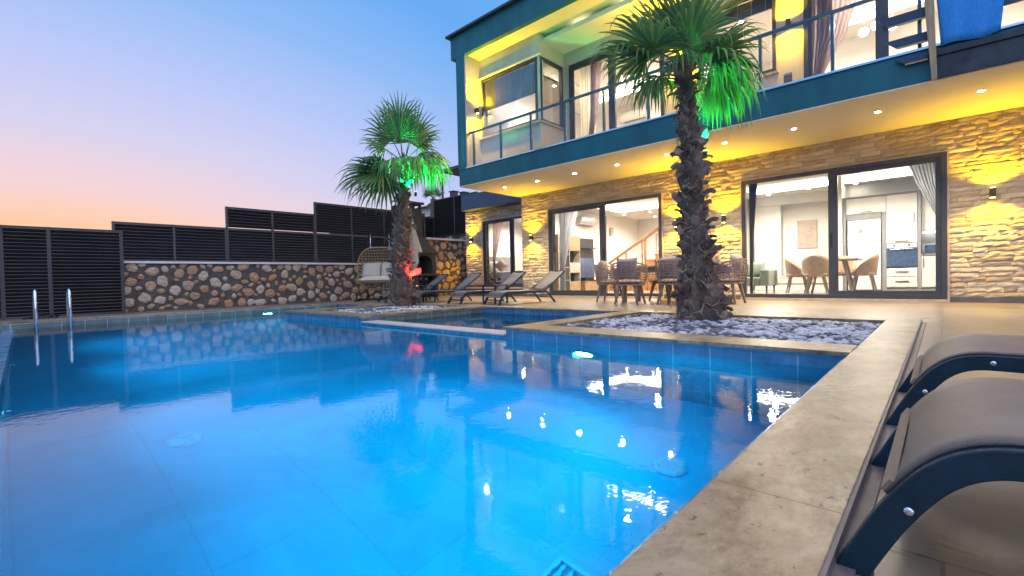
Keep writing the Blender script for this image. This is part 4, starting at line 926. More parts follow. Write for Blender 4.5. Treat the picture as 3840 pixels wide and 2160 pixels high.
m.build('flowers', M['pink_flower'], fl); s.build('stems', M['green_leaf_small'], fl)

# ================================================================== HANGING CHAIR + BARBECUE
C = Vector((-11.98,7.42,.93)); sw = thing('hanging_chair', 'two seat wicker hanging chair with cream cushions on a black stand', 'hanging chair', tuple(C-Vector((0,0,.93))))
def SW(u, f, z): return C+IR*u+IC*f+Vector((0,0,z))
def shell(u, v):   # u,v in -1..1
    k = max(0, 1-abs(u)**2.6*.5-abs(v)**2.6*.5)
    return SW(u*.62*(1-.12*max(0,v)-.04*v*v), .32-.62*math.sqrt(max(0,(1-u*u*.86)*(1-v*v*.80))), v*.60)
def inside(u, v): return abs(u)**2.4+abs(v)**2.4 <= 1.02
m = MB(); N = 15
for i in range(N+1):
    a = -1+2*i/N; lim = max(0,(1.0-abs(a)**3.6))**(1/3.6)
    for sgn in (0,1):
        pts = [(shell(a, lim*(-1+2*k/12)) if sgn else shell(lim*(-1+2*k/12), a)) for k in range(13)]
        if lim > .05: m.tube(pts, .015 if sgn else .017, 6)
ring = [shell(math.copysign(abs(math.cos(t))**(2/3.6),math.cos(t)), math.copysign(abs(math.sin(t))**(2/3.6),math.sin(t))) for t in [2*PI*k/40 for k in range(41)]]
m.tube(ring, .02, 7); m.build('basket', M['wicker_light'], sw, True)
for u in (-.30,.30):
    c = MB(); pillow(c, SW(u*.95,-.10,-.06), .27, .24, .10, Matrix((IR, Vector((0,0,1)), IC)).transposed() @ Matrix.Rotation(rad(-14),3,'X')); c.build('back_cushion', M['cream'], sw, True)
c = MB(); pillow(c, SW(0,.10,-.33), .50, .28, .11, Matrix((IR, -IC, Vector((0,0,1)))).transposed()); c.build('seat_cushion', M['cream'], sw, True)
for u in (-.42,.12):
    a = MB(); a.tube([SW(u-.05,-.35,-.88),SW(u-.10,-.42,-.3),SW(u-.10,-.40,.35),SW(u-.02,-.30,.75),SW(u+.12,-.10,.97),SW(u+.18,.02,.99)], .026, 8); a.build('stand_arm', M['steel_dark'], sw, True)
    c = MB(); c.tube([SW(u+.17,.0,.97),SW(u+.17,.0,.58)], .012, 6); c.build('chain', M['chrome'], sw)
b = MB(); b.beam(SW(-.65,-.40,-.90),SW(.45,-.40,-.90),.07,.05); b.beam(SW(-.62,-.42,-.90),SW(-.62,.38,-.90),.07,.05); b.beam(SW(.42,-.42,-.90),SW(.42,.38,-.90),.07,.05); b.beam(SW(-.50,-.38,-.45),SW(-.35,.1,-.90),.03,.03); b.build('stand_base', M['steel_dark'], sw)

bq = thing('garden_barbecue', 'dark concrete garden barbecue with arched firebox and tall chimney', 'barbecue', (-12.6,9.25,0))
m = MB(); m.box(-12.98,-12.28,8.90,9.0,0,.70); m.box(-12.98,-12.28,9.70,9.80,0,.70); m.box(-12.98,-12.86,9.0,9.70,0,.70); m.box(-13.0,-12.24,8.87,9.84,.701,.775); m.build('base', M['bbq'], bq, bevel=.006)
MB().box(-12.85,-12.80,9.0,9.70,.02,.70).build('log_store', M['soot'], bq)
m = MB(); cy, hw, z0, zs, zt = 9.30, .30, .776, 1.14, 1.44
m.box(-12.92,-12.34,8.80,cy-hw,z0,zt); m.box(-12.92,-12.34,cy+hw,9.74,z0,zt); arc = [(cy-hw*math.cos(PI*k/14), zs+.22*math.sin(PI*k/14)) for k in range(15)]
for a, b in zip(arc[:-1], arc[1:]): m.prism([(-12.34,a[0],a[1]),(-12.34,b[0],b[1]),(-12.34,b[0],zt),(-12.34,a[0],zt)], (-.58,0,0))
m.build('firebox', M['bbq'], bq); MB().box(-12.99,-12.925,8.9,9.7,.777,1.43).build('fire_back', M['soot'], bq)
m = MB(); vs = [(-12.98,8.72,1.441),(-12.26,8.72,1.441),(-12.26,9.80,1.441),(-12.98,9.80,1.441),(-12.86,8.84,1.98),(-12.40,8.84,1.98),(-12.40,9.28,1.98),(-12.86,9.28,1.98)]
m.add(vs, [(0,3,2,1),(4,5,6,7),(0,1,5,4),(1,2,6,5),(2,3,7,6),(3,0,4,7)]); m.build('hood', M['bbq'], bq, bevel=.008)
MB().box(-12.86,-12.40,8.84,9.28,1.981,2.86).build('chimney', M['bbq'], bq, bevel=.008)
m = MB(); [m.box(a-.04,a+.04,b-.04,b+.04,2.861,3.0) for a in (-12.81,-12.45) for b in (8.89,9.23)]; m.box(-12.92,-12.34,8.78,9.34,3.001,3.07); m.build('chimney_cap', M['bbq'], bq, bevel=.005)

# ================================================================== SLATTED SCREEN AT THE BALCONY CORNER
sc_ = thing('balcony_screen', 'leaning wooden post with navy slats and blue cloth on the right balcony edge', 'screen', (-.05,8.2,3.0))
m = MB(); m.prism([(-.09,8.16,2.99),(-.035,8.16,2.99),(-.075,8.16,4.4),(-.185,8.16,4.4)], (0,.08,0)); m.build('post', M['wood_post'], sc_, bevel=.003)
for k, (x, zt, zb, nm) in enumerate(((-.64,3.975,3.85,0),(-.56,3.655,3.54,0),(-.47,3.395,3.30,0))):
    xe = -.125
    m = MB(); m.prism([(x,8.245,zt),(xe,8.245,zt),(xe,8.245,zb),(x+.115,8.245,zb)], (0,.022,0)); s = m.build('slat', M['navy_board'], sc_)
    m = MB(); m.prism([(x+.115,8.24,zb-.001),(xe,8.24,zb-.001),(xe,8.24,zb-.014),(x+.12,8.24,zb-.014)], (0,.03,0)); m.build('edge_trim', M['beige_edge'], s)
rows = []
for i in range(9):
    t = i/8; z = 4.25-.84*t; xl = -.055+.055*t; xr = .60-.07*t
    rows.append([(xl+(xr-xl)*j/14, 8.21+.018*math.sin(j*1.1+t*2)+.03*t*t, z+.02*math.sin(j*.5)*t) for j in range(15)])
m = MB(); m.grid(rows); m.build('cloth', M['blue_fabric'], sc_, True, solid=.006)
m = MB(); m.prism([(-.03,8.235,4.10),(.9,8.235,4.13),(.9,8.235,3.96),(-.03,8.235,3.93)], (0,.022,0)); m.build('slat', M['navy_board'], sc_)
m = MB(); m.prism([(.56,8.235,3.83),(1.4,8.235,3.83),(1.4,8.235,3.70),(.54,8.235,3.70)], (0,.022,0)); m.build('slat', M['navy_board'], sc_)
m = MB(); m.box(-.045,5,8.26,8.298,3.022,3.30); m.box(-.05,5,8.235,8.274,3.301,3.385); m.build('cover_panel', M['black_cover'], sc_, bevel=.004)

# ================================================================== NEIGHBOURS ABOVE THE FENCE
pg = thing('neighbour_pergola', 'slatted brown pergola roof on thin posts beyond the upper fence', 'pergola', (-18,17,4.4))
m = MB(); m.box(-19.75,-15,16,16.12,6.28,6.42); m.box(-19.75,-15,19.9,20,6.28,6.42); m.box(-19.75,-19.62,16.12,19.9,6.28,6.42); m.build('frame', M['anthracite'], pg)
m = MB(); [m.box(-19.6,-15,16.2+.30*k,16.42+.30*k,6.30,6.33) for k in range(12)]; m.build('slats', M['brown_slat'], pg)
for x, y in ((-19.6,16.06),(-19.1,19.95),(-15.5,16.06)): MB().box(x-.04,x+.04,y-.04,y+.04,2.05 if y < 17.5 else 4.4,6.279).build('post', M['anthracite'], pg)
nh = thing('neighbour_house', 'distant house with terracotta roof and chimneys beyond the upper fence', 'house', (-22,20,4.4))
MB().box(-25,-20.2,18.6,23,4.4,5.2).build('wall', M['render_white'], nh)
m = MB(); m.prism([(-25.4,18.2,5.2),(-25.4,23.4,5.2),(-25.4,20.8,6.0)], (5.6,0,0)); m.build('roof', M['roof_tile'], nh)
for x, z in ((-21.5,5.78),(-20.6,5.6)):
    m = MB(); m.box(x-.17,x+.17,18.3,18.65,5.1,z); m.box(x-.22,x+.22,18.25,18.7,z+.001,z+.06); m.build('chimney', M['anthracite'], nh)
FN = [(az, el, .45, .3, .5, 0) for az, el in ((0,60),(60,40),(120,55),(180,35),(240,50),(300,30),(20,-20),(160,-25),(90,-10))]
def small_palm():
    t = thing('neighbour_palm', 'small palm with short crown beyond the fence behind the far palm', 'palm', (-17.3,13.6,2.05)); rng = random.Random(2)
    m = MB(); m.tube([(-17.3,13.6,2.0),(-17.3,13.6,3.2),(-17.28,13.6,4.3)], [.2,.17,.13], 12); m.build('trunk', M['bark'], t, True); c = MB(); s = MB()
    for az, el, L, pet, dr, zo in FN:
        a, e = rad(az), rad(el); frond(c, s, Vector((-17.28,13.6,4.3)), Vector((math.cos(a)*math.cos(e),math.sin(a)*math.cos(e),math.sin(e))), L, pet, rng, dr, 22)
    cr = c.build('crown', M['leaf'], t); s.build('leaf_stalks', M['leaf'], cr)
small_palm()

# ================================================================== THROUGH THE WINDOWS
def curtain(label, mat, x0, x1, y, z0, z1, prof, waves=9, name='curtain'):     # prof: (t down, left frac, right frac)
    rows = []; ns = waves*6
    for i in range(21):
        t = i/20
        for a, b in zip(prof[:-1], prof[1:]):
            if a[0] <= t <= b[0]: k = (t-a[0])/(b[0]-a[0]); l = a[1]+(b[1]-a[1])*k; r = a[2]+(b[2]-a[2])*k
        A = x0+(x1-x0)*l; B = x0+(x1-x0)*r
        rows.append([(A+(B-A)*j/ns, y+.028*math.sin(2*PI*waves*j/ns)+.01*math.sin(j*.7+t*3), z1+(z0-z1)*t) for j in range(ns+1)])
    m = MB(); m.grid(rows); return one(m, name, M[mat], label, 'curtain', smooth=True)
TIE = [(0,0,1),(.35,0,.72),(.62,0,.34),(.72,0,.30),(1,0,.52)]; TIER = [(0,0,1),(.35,.28,1),(.62,.66,1),(.72,.70,1),(1,.48,1)]
curtain('pale grey curtain tied back at the left of the living room door','blue_curtain',-8.2,-7.45,YW+.40,.1,2.6,[(0,0,1),(.4,0,.5),(.7,0,.22),(1,0,.25)])
curtain('grey curtain swept to the right edge of the kitchen door','blue_curtain',-.62,0.02,YW+.40,.1,2.6,[(0,.2,1),(.2,.45,1),(.45,.86,1),(1,.9,1)])
curtain('dark grey curtain gathered at the left edge of the kitchen door','blind',-3.08,-2.9,YW+.40,.1,2.6,[(0,0,1),(.5,0,.5),(1,0,.35)],4)
curtain('dusty pink curtain tied back at the left of the bedroom window','pink_curtain',-11.65,-11.1,11.75,.35,2.6,[(0,0,1),(.6,0,.2),(1,0,.2)],6)
curtain('cream sheer curtain at the left of the left balcony door','sheer',-6.80,-6.25,10.15,3.46,6.0,[(0,0,1),(1,0,.75)])
curtain('dusty pink curtain tied back beside the cream sheer of the left balcony door','pink_curtain',-6.50,-6.08,10.06,3.46,6.0,[(0,.2,1),(.55,.1,.7),(.75,.0,.3),(1,0,.5)],5)
curtain('dusty pink curtain at the right end of the left balcony door behind the palm','pink_curtain',-4.75,-4.4,10.06,3.46,6.0,[(0,.3,1),(1,.4,1)],5)
curtain('dusty pink curtain swept back at the left of the right balcony door','pink_curtain',-1.74,-1.02,10.06,3.46,6.0,[(0,0,1),(.3,0,.95),(.5,0,.75),(.7,0,.35),(.8,0,.2),(1,0,.25)])
curtain('grey curtain layer behind the pink curtain of the right balcony door','blind',-1.75,-1.35,10.2,3.46,6.0,[(0,0,1),(.5,0,.9),(.85,0,.2),(1,0,.25)])
def blind(label, x0, x1, y, z0, z1):
    t = thing('pleated_blind', label, 'blind', ((x0+x1)/2, y, z1)); rows = []; n = int((z1-z0)/.025)
    for i in range(n*2+1): rows.append([(x, y+(.012 if i % 2 else -.004), z1-(z1-z0)*i/(n*2)) for x in (x0, x1)])
    m = MB(); m.grid(rows); m.build('fabric', M['blind'], t); MB().box(x0,x1,y-.012,y+.016,z0-.022,z0-.001).build('bottom_bar', M['socket'], t)
    m = MB(); k = 5; [m.tube([(x0+(x1-x0)*(j+.5)/k, y-.016, z1),(x0+(x1-x0)*(j+.5)/k, y-.016, z0-.02)], .003, 4) for j in range(k)]; m.build('cords', M['cap'], t)
blind('grey pleated blind half lowered in the wide bay window upstairs', -8.96,-7.18,8.90,5.06,5.78)
blind('grey pleated blind half lowered in the upstairs window behind the palm', -3.55,-2.31,9.90,5.52,5.78)
t = thing('pleated_blind', 'small pleated blind at the top of the narrow bay side window', 'blind', (-7.13,9.3,5.78)); rows = [[(-7.13+(.012 if i % 2 else 0), y, 5.78-.3*i/24) for y in (8.95,9.66)] for i in range(25)]
m = MB(); m.grid(rows); m.build('fabric', M['sheer'], t); MB().box(-7.14,-7.11,8.95,9.66,5.455,5.478).build('bottom_bar', M['socket'], t)
def aircon(label, c, along, out):
    t = thing('air_conditioner', label, 'air conditioner', c); a, o, u = Vector(along), Vector(out), Vector((0,0,1)); c = Vector(c)
    prof = [(0,-.14),(.14,-.14),(.20,-.08),(.22,.0),(.21,.10),(.17,.145),(0,.145)]; m = MB(); m.prism([c-a*.44+o*p+u*z for p, z in prof], a*.88); m.build('housing', M['gloss_white'], t, bevel=.008)
    m = MB(); m.prism([c-a*.36+o*p+u*z for p, z in ((.05,-.1405),(.135,-.1405),(.135,-.150),(.05,-.150))], a*.72); m.build('air_outlet', M['socket'], t)
aircon('white air conditioner on the living room wall above the shelf unit', (-8.9,13.35,2.42), (0,1,0), (1,0,0))
aircon('white air conditioner high on the upstairs room wall behind the left balcony door', (-7.05,13.6,5.55), (1,0,0), (0,-1,0))
# living room furniture
su = thing('shelf_unit', 'tall wood and grey shelf unit with open boxes in the living room', 'shelf unit', (-8.75,12.0,.05)); X0, X1 = -8.89, -8.58
ys = [11.48,11.79,12.05,12.62]; m = MB()
for y in ys: m.box(X0,X1,y-.012,y+.012,.05,1.87)
m.box(X0,X0+.02,11.49,12.61,.05,1.87)
for z in (.06,.46,.86,1.26,1.50,1.858): m.box(X0,X1-.002,11.80,12.04,z-.01,z+.01)
for z in (.06,.38,.72,1.05,1.38,1.858): m.box(X0,X1-.002,11.49,11.78,z-.01,z+.01)
for z in (.06,.40,.70,1.0,1.40,1.858): m.box(X0,X1-.002,12.06,12.61,z-.01,z+.01)
m.build('carcass', M['stone_board'], su)
MB().box(X0+.021,X1-.02,11.80,12.04,.07,1.85).build('grey_panel', M['grey_board'], su); MB().box(X0+.021,X1-.02,11.492,11.778,.07,1.85).build('wood_panel', M['wood_pale'], su)
for z0, z1, mt in ((.07,.39,'wood_pale'),(.71,.99,'stone_board'),(1.41,1.85,'wood_pale')): MB().box(X1-.03,X1+.01,12.062,12.608,z0,z1).build('door', M[mt], su, bevel=.003)
MB().box(X0+.021,X0+.06,12.062,12.608,.41,1.39).build('back_panel', M['grey_board'], su)
tu = thing('media_unit', 'dark low media unit with wall panel beside the shelf unit', 'media unit', (-8.7,13.2,.05)); MB().box(X0,X0+.04,12.66,13.85,.06,1.84).build('wall_panel', M['grey_board'], tu)
MB().box(X0+.041,-8.45,12.70,14.2,.06,.42).build('cabinet', M['wood_pale'], tu, bevel=.004); MB().box(X0+.041,-8.43,12.68,14.22,.421,.45).build('top', M['grey_board'], tu); MB().box(X0+.041,X0+.22,12.66,13.8,1.50,1.53).build('shelf', M['grey_board'], tu)
tv = thing('television', 'flat dark television standing on the media unit', 'television', (-8.75,13.25,.451)); MB().box(-8.80,-8.76,12.75,13.75,.52,1.18).build('screen', M['oven_glass'], tv, bevel=.004); MB().box(-8.84,-8.70,13.1,13.4,.451,.52).build('stand', M['black'], tv)
wl = thing('white_wall_light', 'small rectangular wall light beside the stairs in the living room', 'wall light', (-8.9,15.1,2.2)); MB().box(-8.89,-8.83,14.98,15.18,2.03,2.32).build('shade', M['stone_board'], wl)
sr = thing('staircase', 'wooden staircase with turned balusters at the back of the living room', 'staircase', (-7.5,15,.05))
for k in range(13):
    x = -8.80+.30*k; z = .05+.172*(k+1)
    MB().box(x,x+.33,14.62,15.6,z-.035,z).build('tread', M['wood'], sr); MB().box(x+.02,x+.30,14.66,15.58,.05 if k < 8 else z-.6,z-.036).build('riser', M['wood'], sr)
    if k % 2 == 0:
        zz = z; MB().lathe([(.032,0),(.032,.12),(.022,.16),(.036,.30),(.022,.45),(.032,.56),(.032,.78)], (x+.15,14.66,zz), 10).build('baluster', M['wood'], sr, True)
    if k == 4: MB().lathe([(.042,0),(.042,.70),(.03,.74),(.045,.80),(.045,.92),(.02,.98)], (x+.26,14.66,z), 10).build('newel', M['wood'], sr, True)
m = MB(); m.beam((-8.75,14.66,.05+.172+.78+.0),(-5.0,14.66,.05+.172+.78+3.75*.172/.30),.085,.075); m.build('handrail', M['wood'], sr, bevel=.008)
idr = thing('interior_door', 'white panelled door in the back wall of the living room', 'door', (-7.7,17.2,.05)); MB().box(-8.15,-7.25,17.15,17.19,.05,2.15).build('frame', M['stone_board'], idr); MB().box(-8.07,-7.33,17.11,17.149,.05,2.08).build('leaf', M['gloss_white'], idr, bevel=.003); MB().tube([(-7.42,17.08,1.05),(-7.52,17.08,1.05)], .012, 6).build('handle', M['chrome'], idr)
# kitchen
YK = 14.2; kt = thing('kitchen_cabinets', 'white gloss kitchen cabinets with grey trim built round fridge and oven', 'kitchen cabinets', (-.7,14.5,.05))
m = MB(); m.box(-1.82,-1.745,YK-.01,14.85,.05,2.36); m.box(-1.744,-.34,YK-.01,14.85,2.325,2.36); m.box(-1.744,-1.06,YK+.02,14.85,1.80,1.93); m.box(-.405,-.345,YK-.01,14.85,.05,2.324); m.box(-1.045,-.965,YK+.005,14.85,.05,1.93); m.box(-.344,1.6,YK+.2,14.85,2.325,2.36); m.build('trim', M['grey_trim'], kt)
def front(x0, x1, z0, z1, hd, y=YK):
    f = MB(); f.box(x0+.003,x1-.003,y,y+.55,z0+.003,z1-.003); f = f.build('door', M['gloss_white'], kt, bevel=.003)
    hx0, hx1, hz0, hz1 = hd; MB().box(hx0,hx1,y-.028,y-.012,hz0,hz1).build('handle', M['black'], f)
front(-1.744,-.968,1.935,2.32,(-1.44,-1.24,1.965,1.98)); front(-.964,-.408,1.57,2.32,(-.47,-.455,1.64,1.86)); front(-.964,-.408,1.18,1.568,(-.80,-.56,1.215,1.23))
front(-.964,-.408,.40,.60,(-.80,-.56,.50,.515)); front(-.964,-.408,.15,.395,(-.80,-.56,.275,.29)); front(-.342,.20,.15,.86,(-.31,-.295,.60,.82)); front(.205,.8,.15,.86,(.24,.255,.60,.82)); front(-.342,.3,1.43,2.32,(.24,.255,1.5,1.7),YK+.2); front(.305,.9,1.43,2.32,(.34,.355,1.5,1.7),YK+.2)
m = MB(); m.box(-.964,1.6,YK+.04,14.8,.05,.145); m.build('plinth', M['granite'], kt); MB().box(-.342,1.6,YK-.02,14.85,.865,.90).build('worktop', M['granite'], kt); MB().box(-.342,1.6,14.80,14.85,.901,1.425).build('splashback', M['gloss_white'], kt); MB().box(-.33,.85,YK+.5,YK+.53,1.41,1.428).build('under_light', M['e_under'], kt)
MB().box(-1.98,-1.821,YK-.06,15.5,.05,2.9).build('niche_wall', M['inner_wall'], H); MB().box(-1.98,3.3,14.86,15.0,.05,2.9).build('kitchen_wall', M['inner_wall'], H)
ov = thing('built_in_oven', 'built in oven with dark blue glass door between white kitchen fronts', 'oven', (-.69,14.2,.62)); MB().box(-.955,-.415,YK-.012,YK+.5,.625,1.065).build('door', M['oven_glass'], ov, bevel=.004); MB().box(-.955,-.415,YK-.012,YK+.5,1.068,1.172).build('control_panel', M['gloss_white'], ov)
MB().tube([(-.90,YK-.05,1.035),(-.47,YK-.05,1.035)], .010, 8).build('handle', M['chrome'], ov)
for x in (-.82,-.55): MB().tube([(x,YK-.012,1.12),(x,YK-.04,1.12)], .022, 12).build('knob', M['chrome'], ov)
mo = thing('microwave', 'small microwave with dark door on the kitchen worktop', 'microwave', (-.1,14.5,.901)); MB().box(-.30,.15,YK+.10,YK+.45,.903,1.13).build('body', M['gloss_white'], mo, bevel=.004); MB().box(-.285,.02,YK+.085,YK+.099,.915,1.115).build('door', M['oven_glass'], mo)
fg = thing('fridge', 'tall white two door fridge in the grey trimmed kitchen niche', 'fridge', (-1.4,14.4,.05)); MB().box(-1.72,-1.06,YK+.09,14.84,.07,1.785).build('body', M['grey_trim'], fg)
f1 = MB().box(-1.715,-1.065,YK-.01,YK+.088,1.275,1.785).build('freezer_door', M['fridge_white'], fg, bevel=.01); f2_ = MB().box(-1.715,-1.065,YK-.01,YK+.088,.09,1.262).build('fridge_door', M['fridge_white'], fg, bevel=.01)
MB().box(-1.43,-1.33,YK-.0125,YK-.0102,1.70,1.718).build('badge', M['socket'], f1); MB().box(-1.49,-1.42,YK-.0125,YK-.0102,1.455,1.56).build('red_sticker', M['canvas'], f1)
sk = MB(); [sk.box(-1.485,-1.425,YK-.0140,YK-.0126,1.465+.03*k,1.48+.03*k) for k in range(3)]; sk.build('red_print', M['red_print'], f1)
MB().box(-1.165,-1.075,YK-.0125,YK-.0102,1.33,1.53).build('energy_label', M['gloss_white'], f1)
for k, mt in enumerate(('red_print','yellow_print','green_print')): MB().box(-1.16,-1.14+.012*k,YK-.0140,YK-.0126,1.44+.024*(2-k)*-1+.02,1.455+.024*(2-k)*-1+.02).build('energy_bar', M[mt], f1)
# painting wall, pillar, steps
MB().box(-3.42,-1.98,15.56,15.7,.05,2.9).build('niche_wall', M['inner_wall'], H); MB().box(-4.12,-3.42,15.25,15.8,.05,2.9).build('pillar', M['inner_wall'], H); MB().box(-4.12,-1.98,15.2,15.558,2.50,2.9).build('beam', M['inner_wall'], H)
st_ = thing('marble_steps', 'low pale marble steps below the flower picture', 'steps', (-2.9,15.2,.05)); MB().box(-3.5,-2.0,14.75,15.24,.05,.22).build('step', M['inner_wall'], st_); MB().box(-3.52,-2.0,14.73,15.24,.221,.245).build('tread', M['wood'], st_); MB().box(-3.40,-2.0,15.05,15.55,.246,.40).build('step', M['inner_wall'], st_); MB().box(-3.41,-2.0,15.03,15.55,.401,.43).build('tread', M['cap'], st_)
pc = thing('flower_picture', 'square canvas picture of mauve blossom branches on the white wall', 'picture', (-2.82,15.55,1.62)); MB().box(-3.06,-2.58,15.52,15.555,1.23,2.02).build('canvas', M['canvas'], pc)
m = MB(); rb = random.Random(6)
for cx_, cz_, n_, r0 in ((-2.78,1.60,26,.10),(-2.97,1.34,12,.06),(-2.80,1.32,14,.06),(-2.70,1.80,8,.05)):
    for i in range(n_): 
        x, z = cx_+rb.gauss(0,r0*.6), cz_+rb.gauss(0,r0*.6)
        if -3.04 < x < -2.6 and 1.25 < z < 2.0: m.prism([(x+.02*math.cos(2*PI*k/6),15.5185,z+.02*math.sin(2*PI*k/6)) for k in range(6)], (0,-.002-.0002*i,0))
m.build('blossoms', M['blossom'], pc); m = MB(); m.beam((-2.92,15.519,1.27),(-2.80,15.519,1.55),.006,.002); m.beam((-2.80,15.519,1.55),(-2.68,15.519,1.99),.005,.002); m.build('branch', M['ink'], pc)
hp = thing('wood_hall_panel', 'brown panel behind thin dark slats left of the white pillar', 'panel', (-4.2,15.6,.05)); MB().box(-4.29,-4.125,15.62,15.68,.05,2.19).build('panel', M['taupe'], hp)
for x in (-4.26,-4.17): MB().box(x-.012,x+.012,15.52,15.55,.05,2.74).build('slat', M['ink'], hp)
# sofa, indoor dining set
sf = thing('sage_sofa', 'sage green sofa end showing inside the kitchen dining room', 'sofa', (-3.5,12.4,.05)); MB().box(-4.25,-3.13,11.95,12.75,.25,.45).build('seat', M['sage'], sf, bevel=.03); MB().box(-3.13,-2.93,11.95,12.75,.25,.63).build('arm', M['sage'], sf, bevel=.03); MB().box(-4.25,-3.13,12.60,12.80,.25,.66).build('back', M['sage'], sf, bevel=.03)
for x in (-3.35,-3.75): 
    c = MB(); pillow(c, (x,12.5,.64), .2, .19, .09, Matrix.Rotation(rad(75),3,'X')); c.build('cushion', M['sage'], sf, True)
for x, y in ((-3.0,12.02),(-3.0,12.68),(-4.1,12.02)): m = MB(); m.taper((x,y,.25),(x,y,.05),.04,.022); m.build('leg', M['ink'], sf)
it = thing('indoor_dining_table', 'wood topped dining table among tan chairs inside the kitchen door', 'table', (-1.85,12.6,.05)); MB().box(-2.35,-1.30,12.25,12.95,.78,.82).build('table_top', M['taupe'], it, bevel=.004)
for a in (-1,1): 
    for b in (-1,1): m = MB(); m.taper((-1.83+a*.25,12.6+b*.15,.78),(-1.83+a*.42,12.6+b*.28,.05),.06,.04); m.build('leg', M['taupe'], it)
def tan_chair():
    t = thing('tan_dining_chair', '', 'chair', group='tan chairs at the indoor table', local=True); rows = []
    for i in range(7):
        v = i/6; row = []
        for k in range(17):
            a = -1+2*k/16; th = rad(-90)+a*rad(118); top = .86-.34*abs(a)**2.0; z = .40+(top-.40)*v; r = .20+.05*v; row.append((r*1.05*math.cos(th), r*math.sin(th)+.02, z))
        rows.append(row)
    m = MB(); m.grid(rows); m.build('backrest', M['suede'], t, True, solid=.045); m = MB(); pillow(m, (0,.03,.44), .22, .22, .06); m.build('seat', M['suede'], t, True)
    for a, b in ((-1,-1),(1,-1),(1,1),(-1,1)): l = MB(); l.taper((a*.13,b*.13+.02,.40),(a*.21,b*.21+.02,0),.045,.025); l.build('leg', M['taupe'], t)
    return t
tc0 = tan_chair()
for i, (x, y, a, l) in enumerate(((-2.02,12.05,4,'tan chair with its back to the kitchen door glass'),(-2.52,12.65,-85,'tan chair at the left end of the indoor table'),(-1.22,12.60,88,'tan chair at the right end of the indoor table'),(-1.70,13.2,180,'tan chair on the far side of the indoor table'))):
    if i == 0: tc0.location = (x,y,.05); tc0.rotation_euler = (0,0,rad(a)); tc0['label'] = l
    else: dup(tc0, (x,y,.05), rad(a), l)
# bedroom
bd = thing('bed', 'bed with white sheets and grey headboard seen through the bedroom window', 'bed', (-11.6,12.6,.28)); MB().box(-12.38,-10.4,12.0,13.4,.30,.55).build('base', M['white_fabric'], bd, bevel=.02); MB().box(-12.37,-10.4,11.98,13.42,.551,.80).build('mattress', M['white_fabric'], bd, bevel=.05); MB().box(-12.47,-12.39,11.95,13.45,.28,1.38).build('headboard', M['grey_trim'], bd, bevel=.01); MB().box(-10.95,-10.38,11.95,13.44,.56,.815).build('throw', M['mauve'], bd, bevel=.02)
pi_ = MB(); pillow(pi_, (-12.12,12.35,1.0), .21, .28, .10, Matrix.Rotation(rad(68),3,'Y')); one(pi_, 'pillow', M['white_fabric'], 'white pillow leaning on the grey headboard of the bed', 'pillow', smooth=True)
pi_ = MB(); pillow(pi_, (-11.75,12.25,1.03), .18, .18, .08, Matrix.Rotation(rad(40),3,'Z') @ Matrix.Rotation(rad(80),3,'X') @ Matrix.Rotation(rad(45),3,'Z')); one(pi_, 'cushion', M['mauve'], 'mauve cushion set on its corner on the white bed', 'cushion', smooth=True)
nd = thing('wardrobe', 'grey wardrobe beyond the foot of the bed', 'wardrobe', (-10.9,14.1,.28)); MB().box(-11.1,-10.6,13.75,14.28,.28,1.75).build('body', M['grey_trim'], nd); MB().box(-11.09,-10.61,13.735,13.749,.30,1.73).build('door', M['stone_board'], nd)
bl = thing('bedroom_wall_lamp', 'small dark wall lamp above the bed pillows', 'wall lamp', (-12.0,14.28,2.2)); MB().lathe([(.05,-.09),(.06,.0),(.03,.09)], (-12.0,14.2,2.35), 14).build('shade', M['ink'], bl, True); MB().box(-12.03,-11.97,14.2,14.299,2.33,2.37).build('arm', M['ink'], bl)
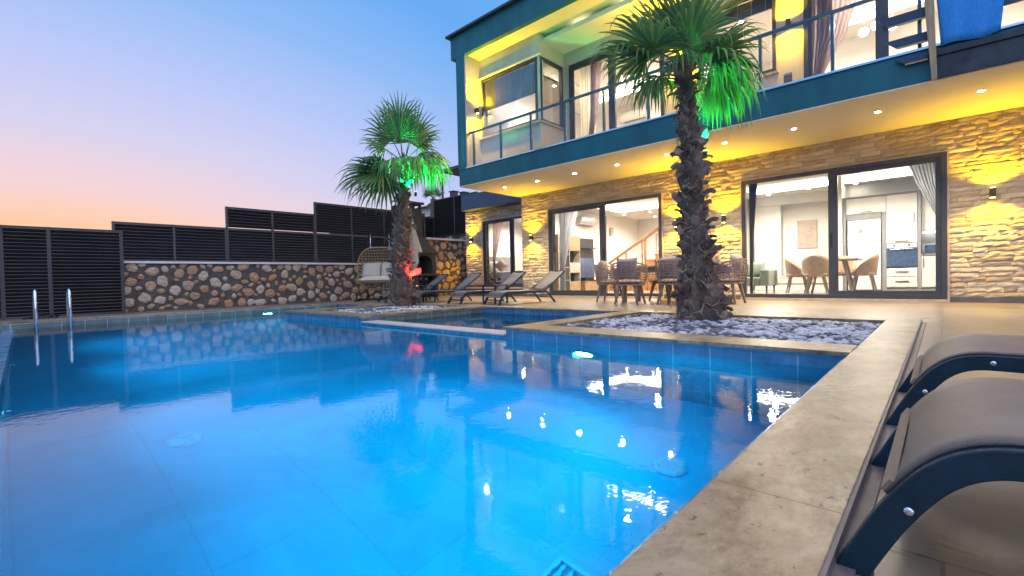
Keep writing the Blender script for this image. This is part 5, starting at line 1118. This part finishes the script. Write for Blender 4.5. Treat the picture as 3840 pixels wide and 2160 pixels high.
# upstairs
cn = thing('ceiling_lamp', 'round ceiling lamp with hanging crystals in the left upstairs room', 'ceiling lamp', (-6.3,11.7,6.2)); MB().lathe([(.05,0),(.05,-.06),(.20,-.08),(.22,-.12),(.18,-.16),(.02,-.17)], (-6.3,11.7,6.199), 24).build('shade', M['stone_board'], cn, True)
m = MB(); [m.tube([(-6.3+.16*math.cos(a),11.7+.16*math.sin(a),6.04),(-6.3+.16*math.cos(a),11.7+.16*math.sin(a),5.90)], .008, 6) for a in [2*PI*k/8 for k in range(8)]]; m.build('crystals', M['chrome'], cn)
pd = thing('globe_pendant', 'pendant lamp with three glowing white globes in the right upstairs room', 'pendant lamp', (-1.1,12.3,6.2)); MB().lathe([(.16,0),(.16,-.03)], (-1.0,12.3,6.199), 20).build('canopy', M['chrome'], pd, True)
for x, y, z in ((-1.18,12.25,5.50),(-.98,12.35,5.60),(-.72,12.3,5.48)):
    v, f = ICO[3]; MB().add([(x+p.x*.09,y+p.y*.09,z+p.z*.09) for p in v], f).build('globe', M['e_globe'], pd, True); MB().tube([(x,y,z+.09),(x,y,6.17)], .005, 5).build('cable', M['chrome'], pd)
vp = thing('vase_picture', 'picture of a pink vase with tulips behind the bay side window', 'picture', (-8.95,11.2,4.9)); MB().box(-8.975,-8.95,10.85,11.5,4.55,5.45).build('canvas', M['white_fabric'], vp)
m = MB(); m.prism([(-8.948,11.18+.12*math.cos(2*PI*k/14),4.72+.13*math.sin(2*PI*k/14)) for k in range(14)], (.003,0,0)); m.build('vase', M['vase_red'], vp); m = MB()
for y, z in ((11.02,5.08),(11.12,5.2),(11.2,5.12),(11.3,5.18),(11.36,5.02),(11.08,4.96),(11.25,4.98)): m.prism([(-8.948,y+.04*math.cos(2*PI*k/8),z+.06*math.sin(2*PI*k/8)) for k in range(8)], (.003,0,0)); 
m.build('tulips', M['pink_flower'], vp)
# ------------------------------------------------------------------ render settings
SC.view_settings.view_transform = 'Standard'; SC.view_settings.look = 'None'; SC.view_settings.exposure = 0; SC.view_settings.gamma = 1
SC.render.engine = 'CYCLES'; cy = SC.cycles; cy.use_denoising = True; cy.max_bounces = 10; cy.diffuse_bounces = 4; cy.glossy_bounces = 5; cy.transmission_bounces = 6; cy.transparent_max_bounces = 12
cy.sample_clamp_indirect = 4; cy.sample_clamp_direct = 0; cy.caustics_reflective = False; cy.use_light_tree = True; cy.blur_glossy = .3
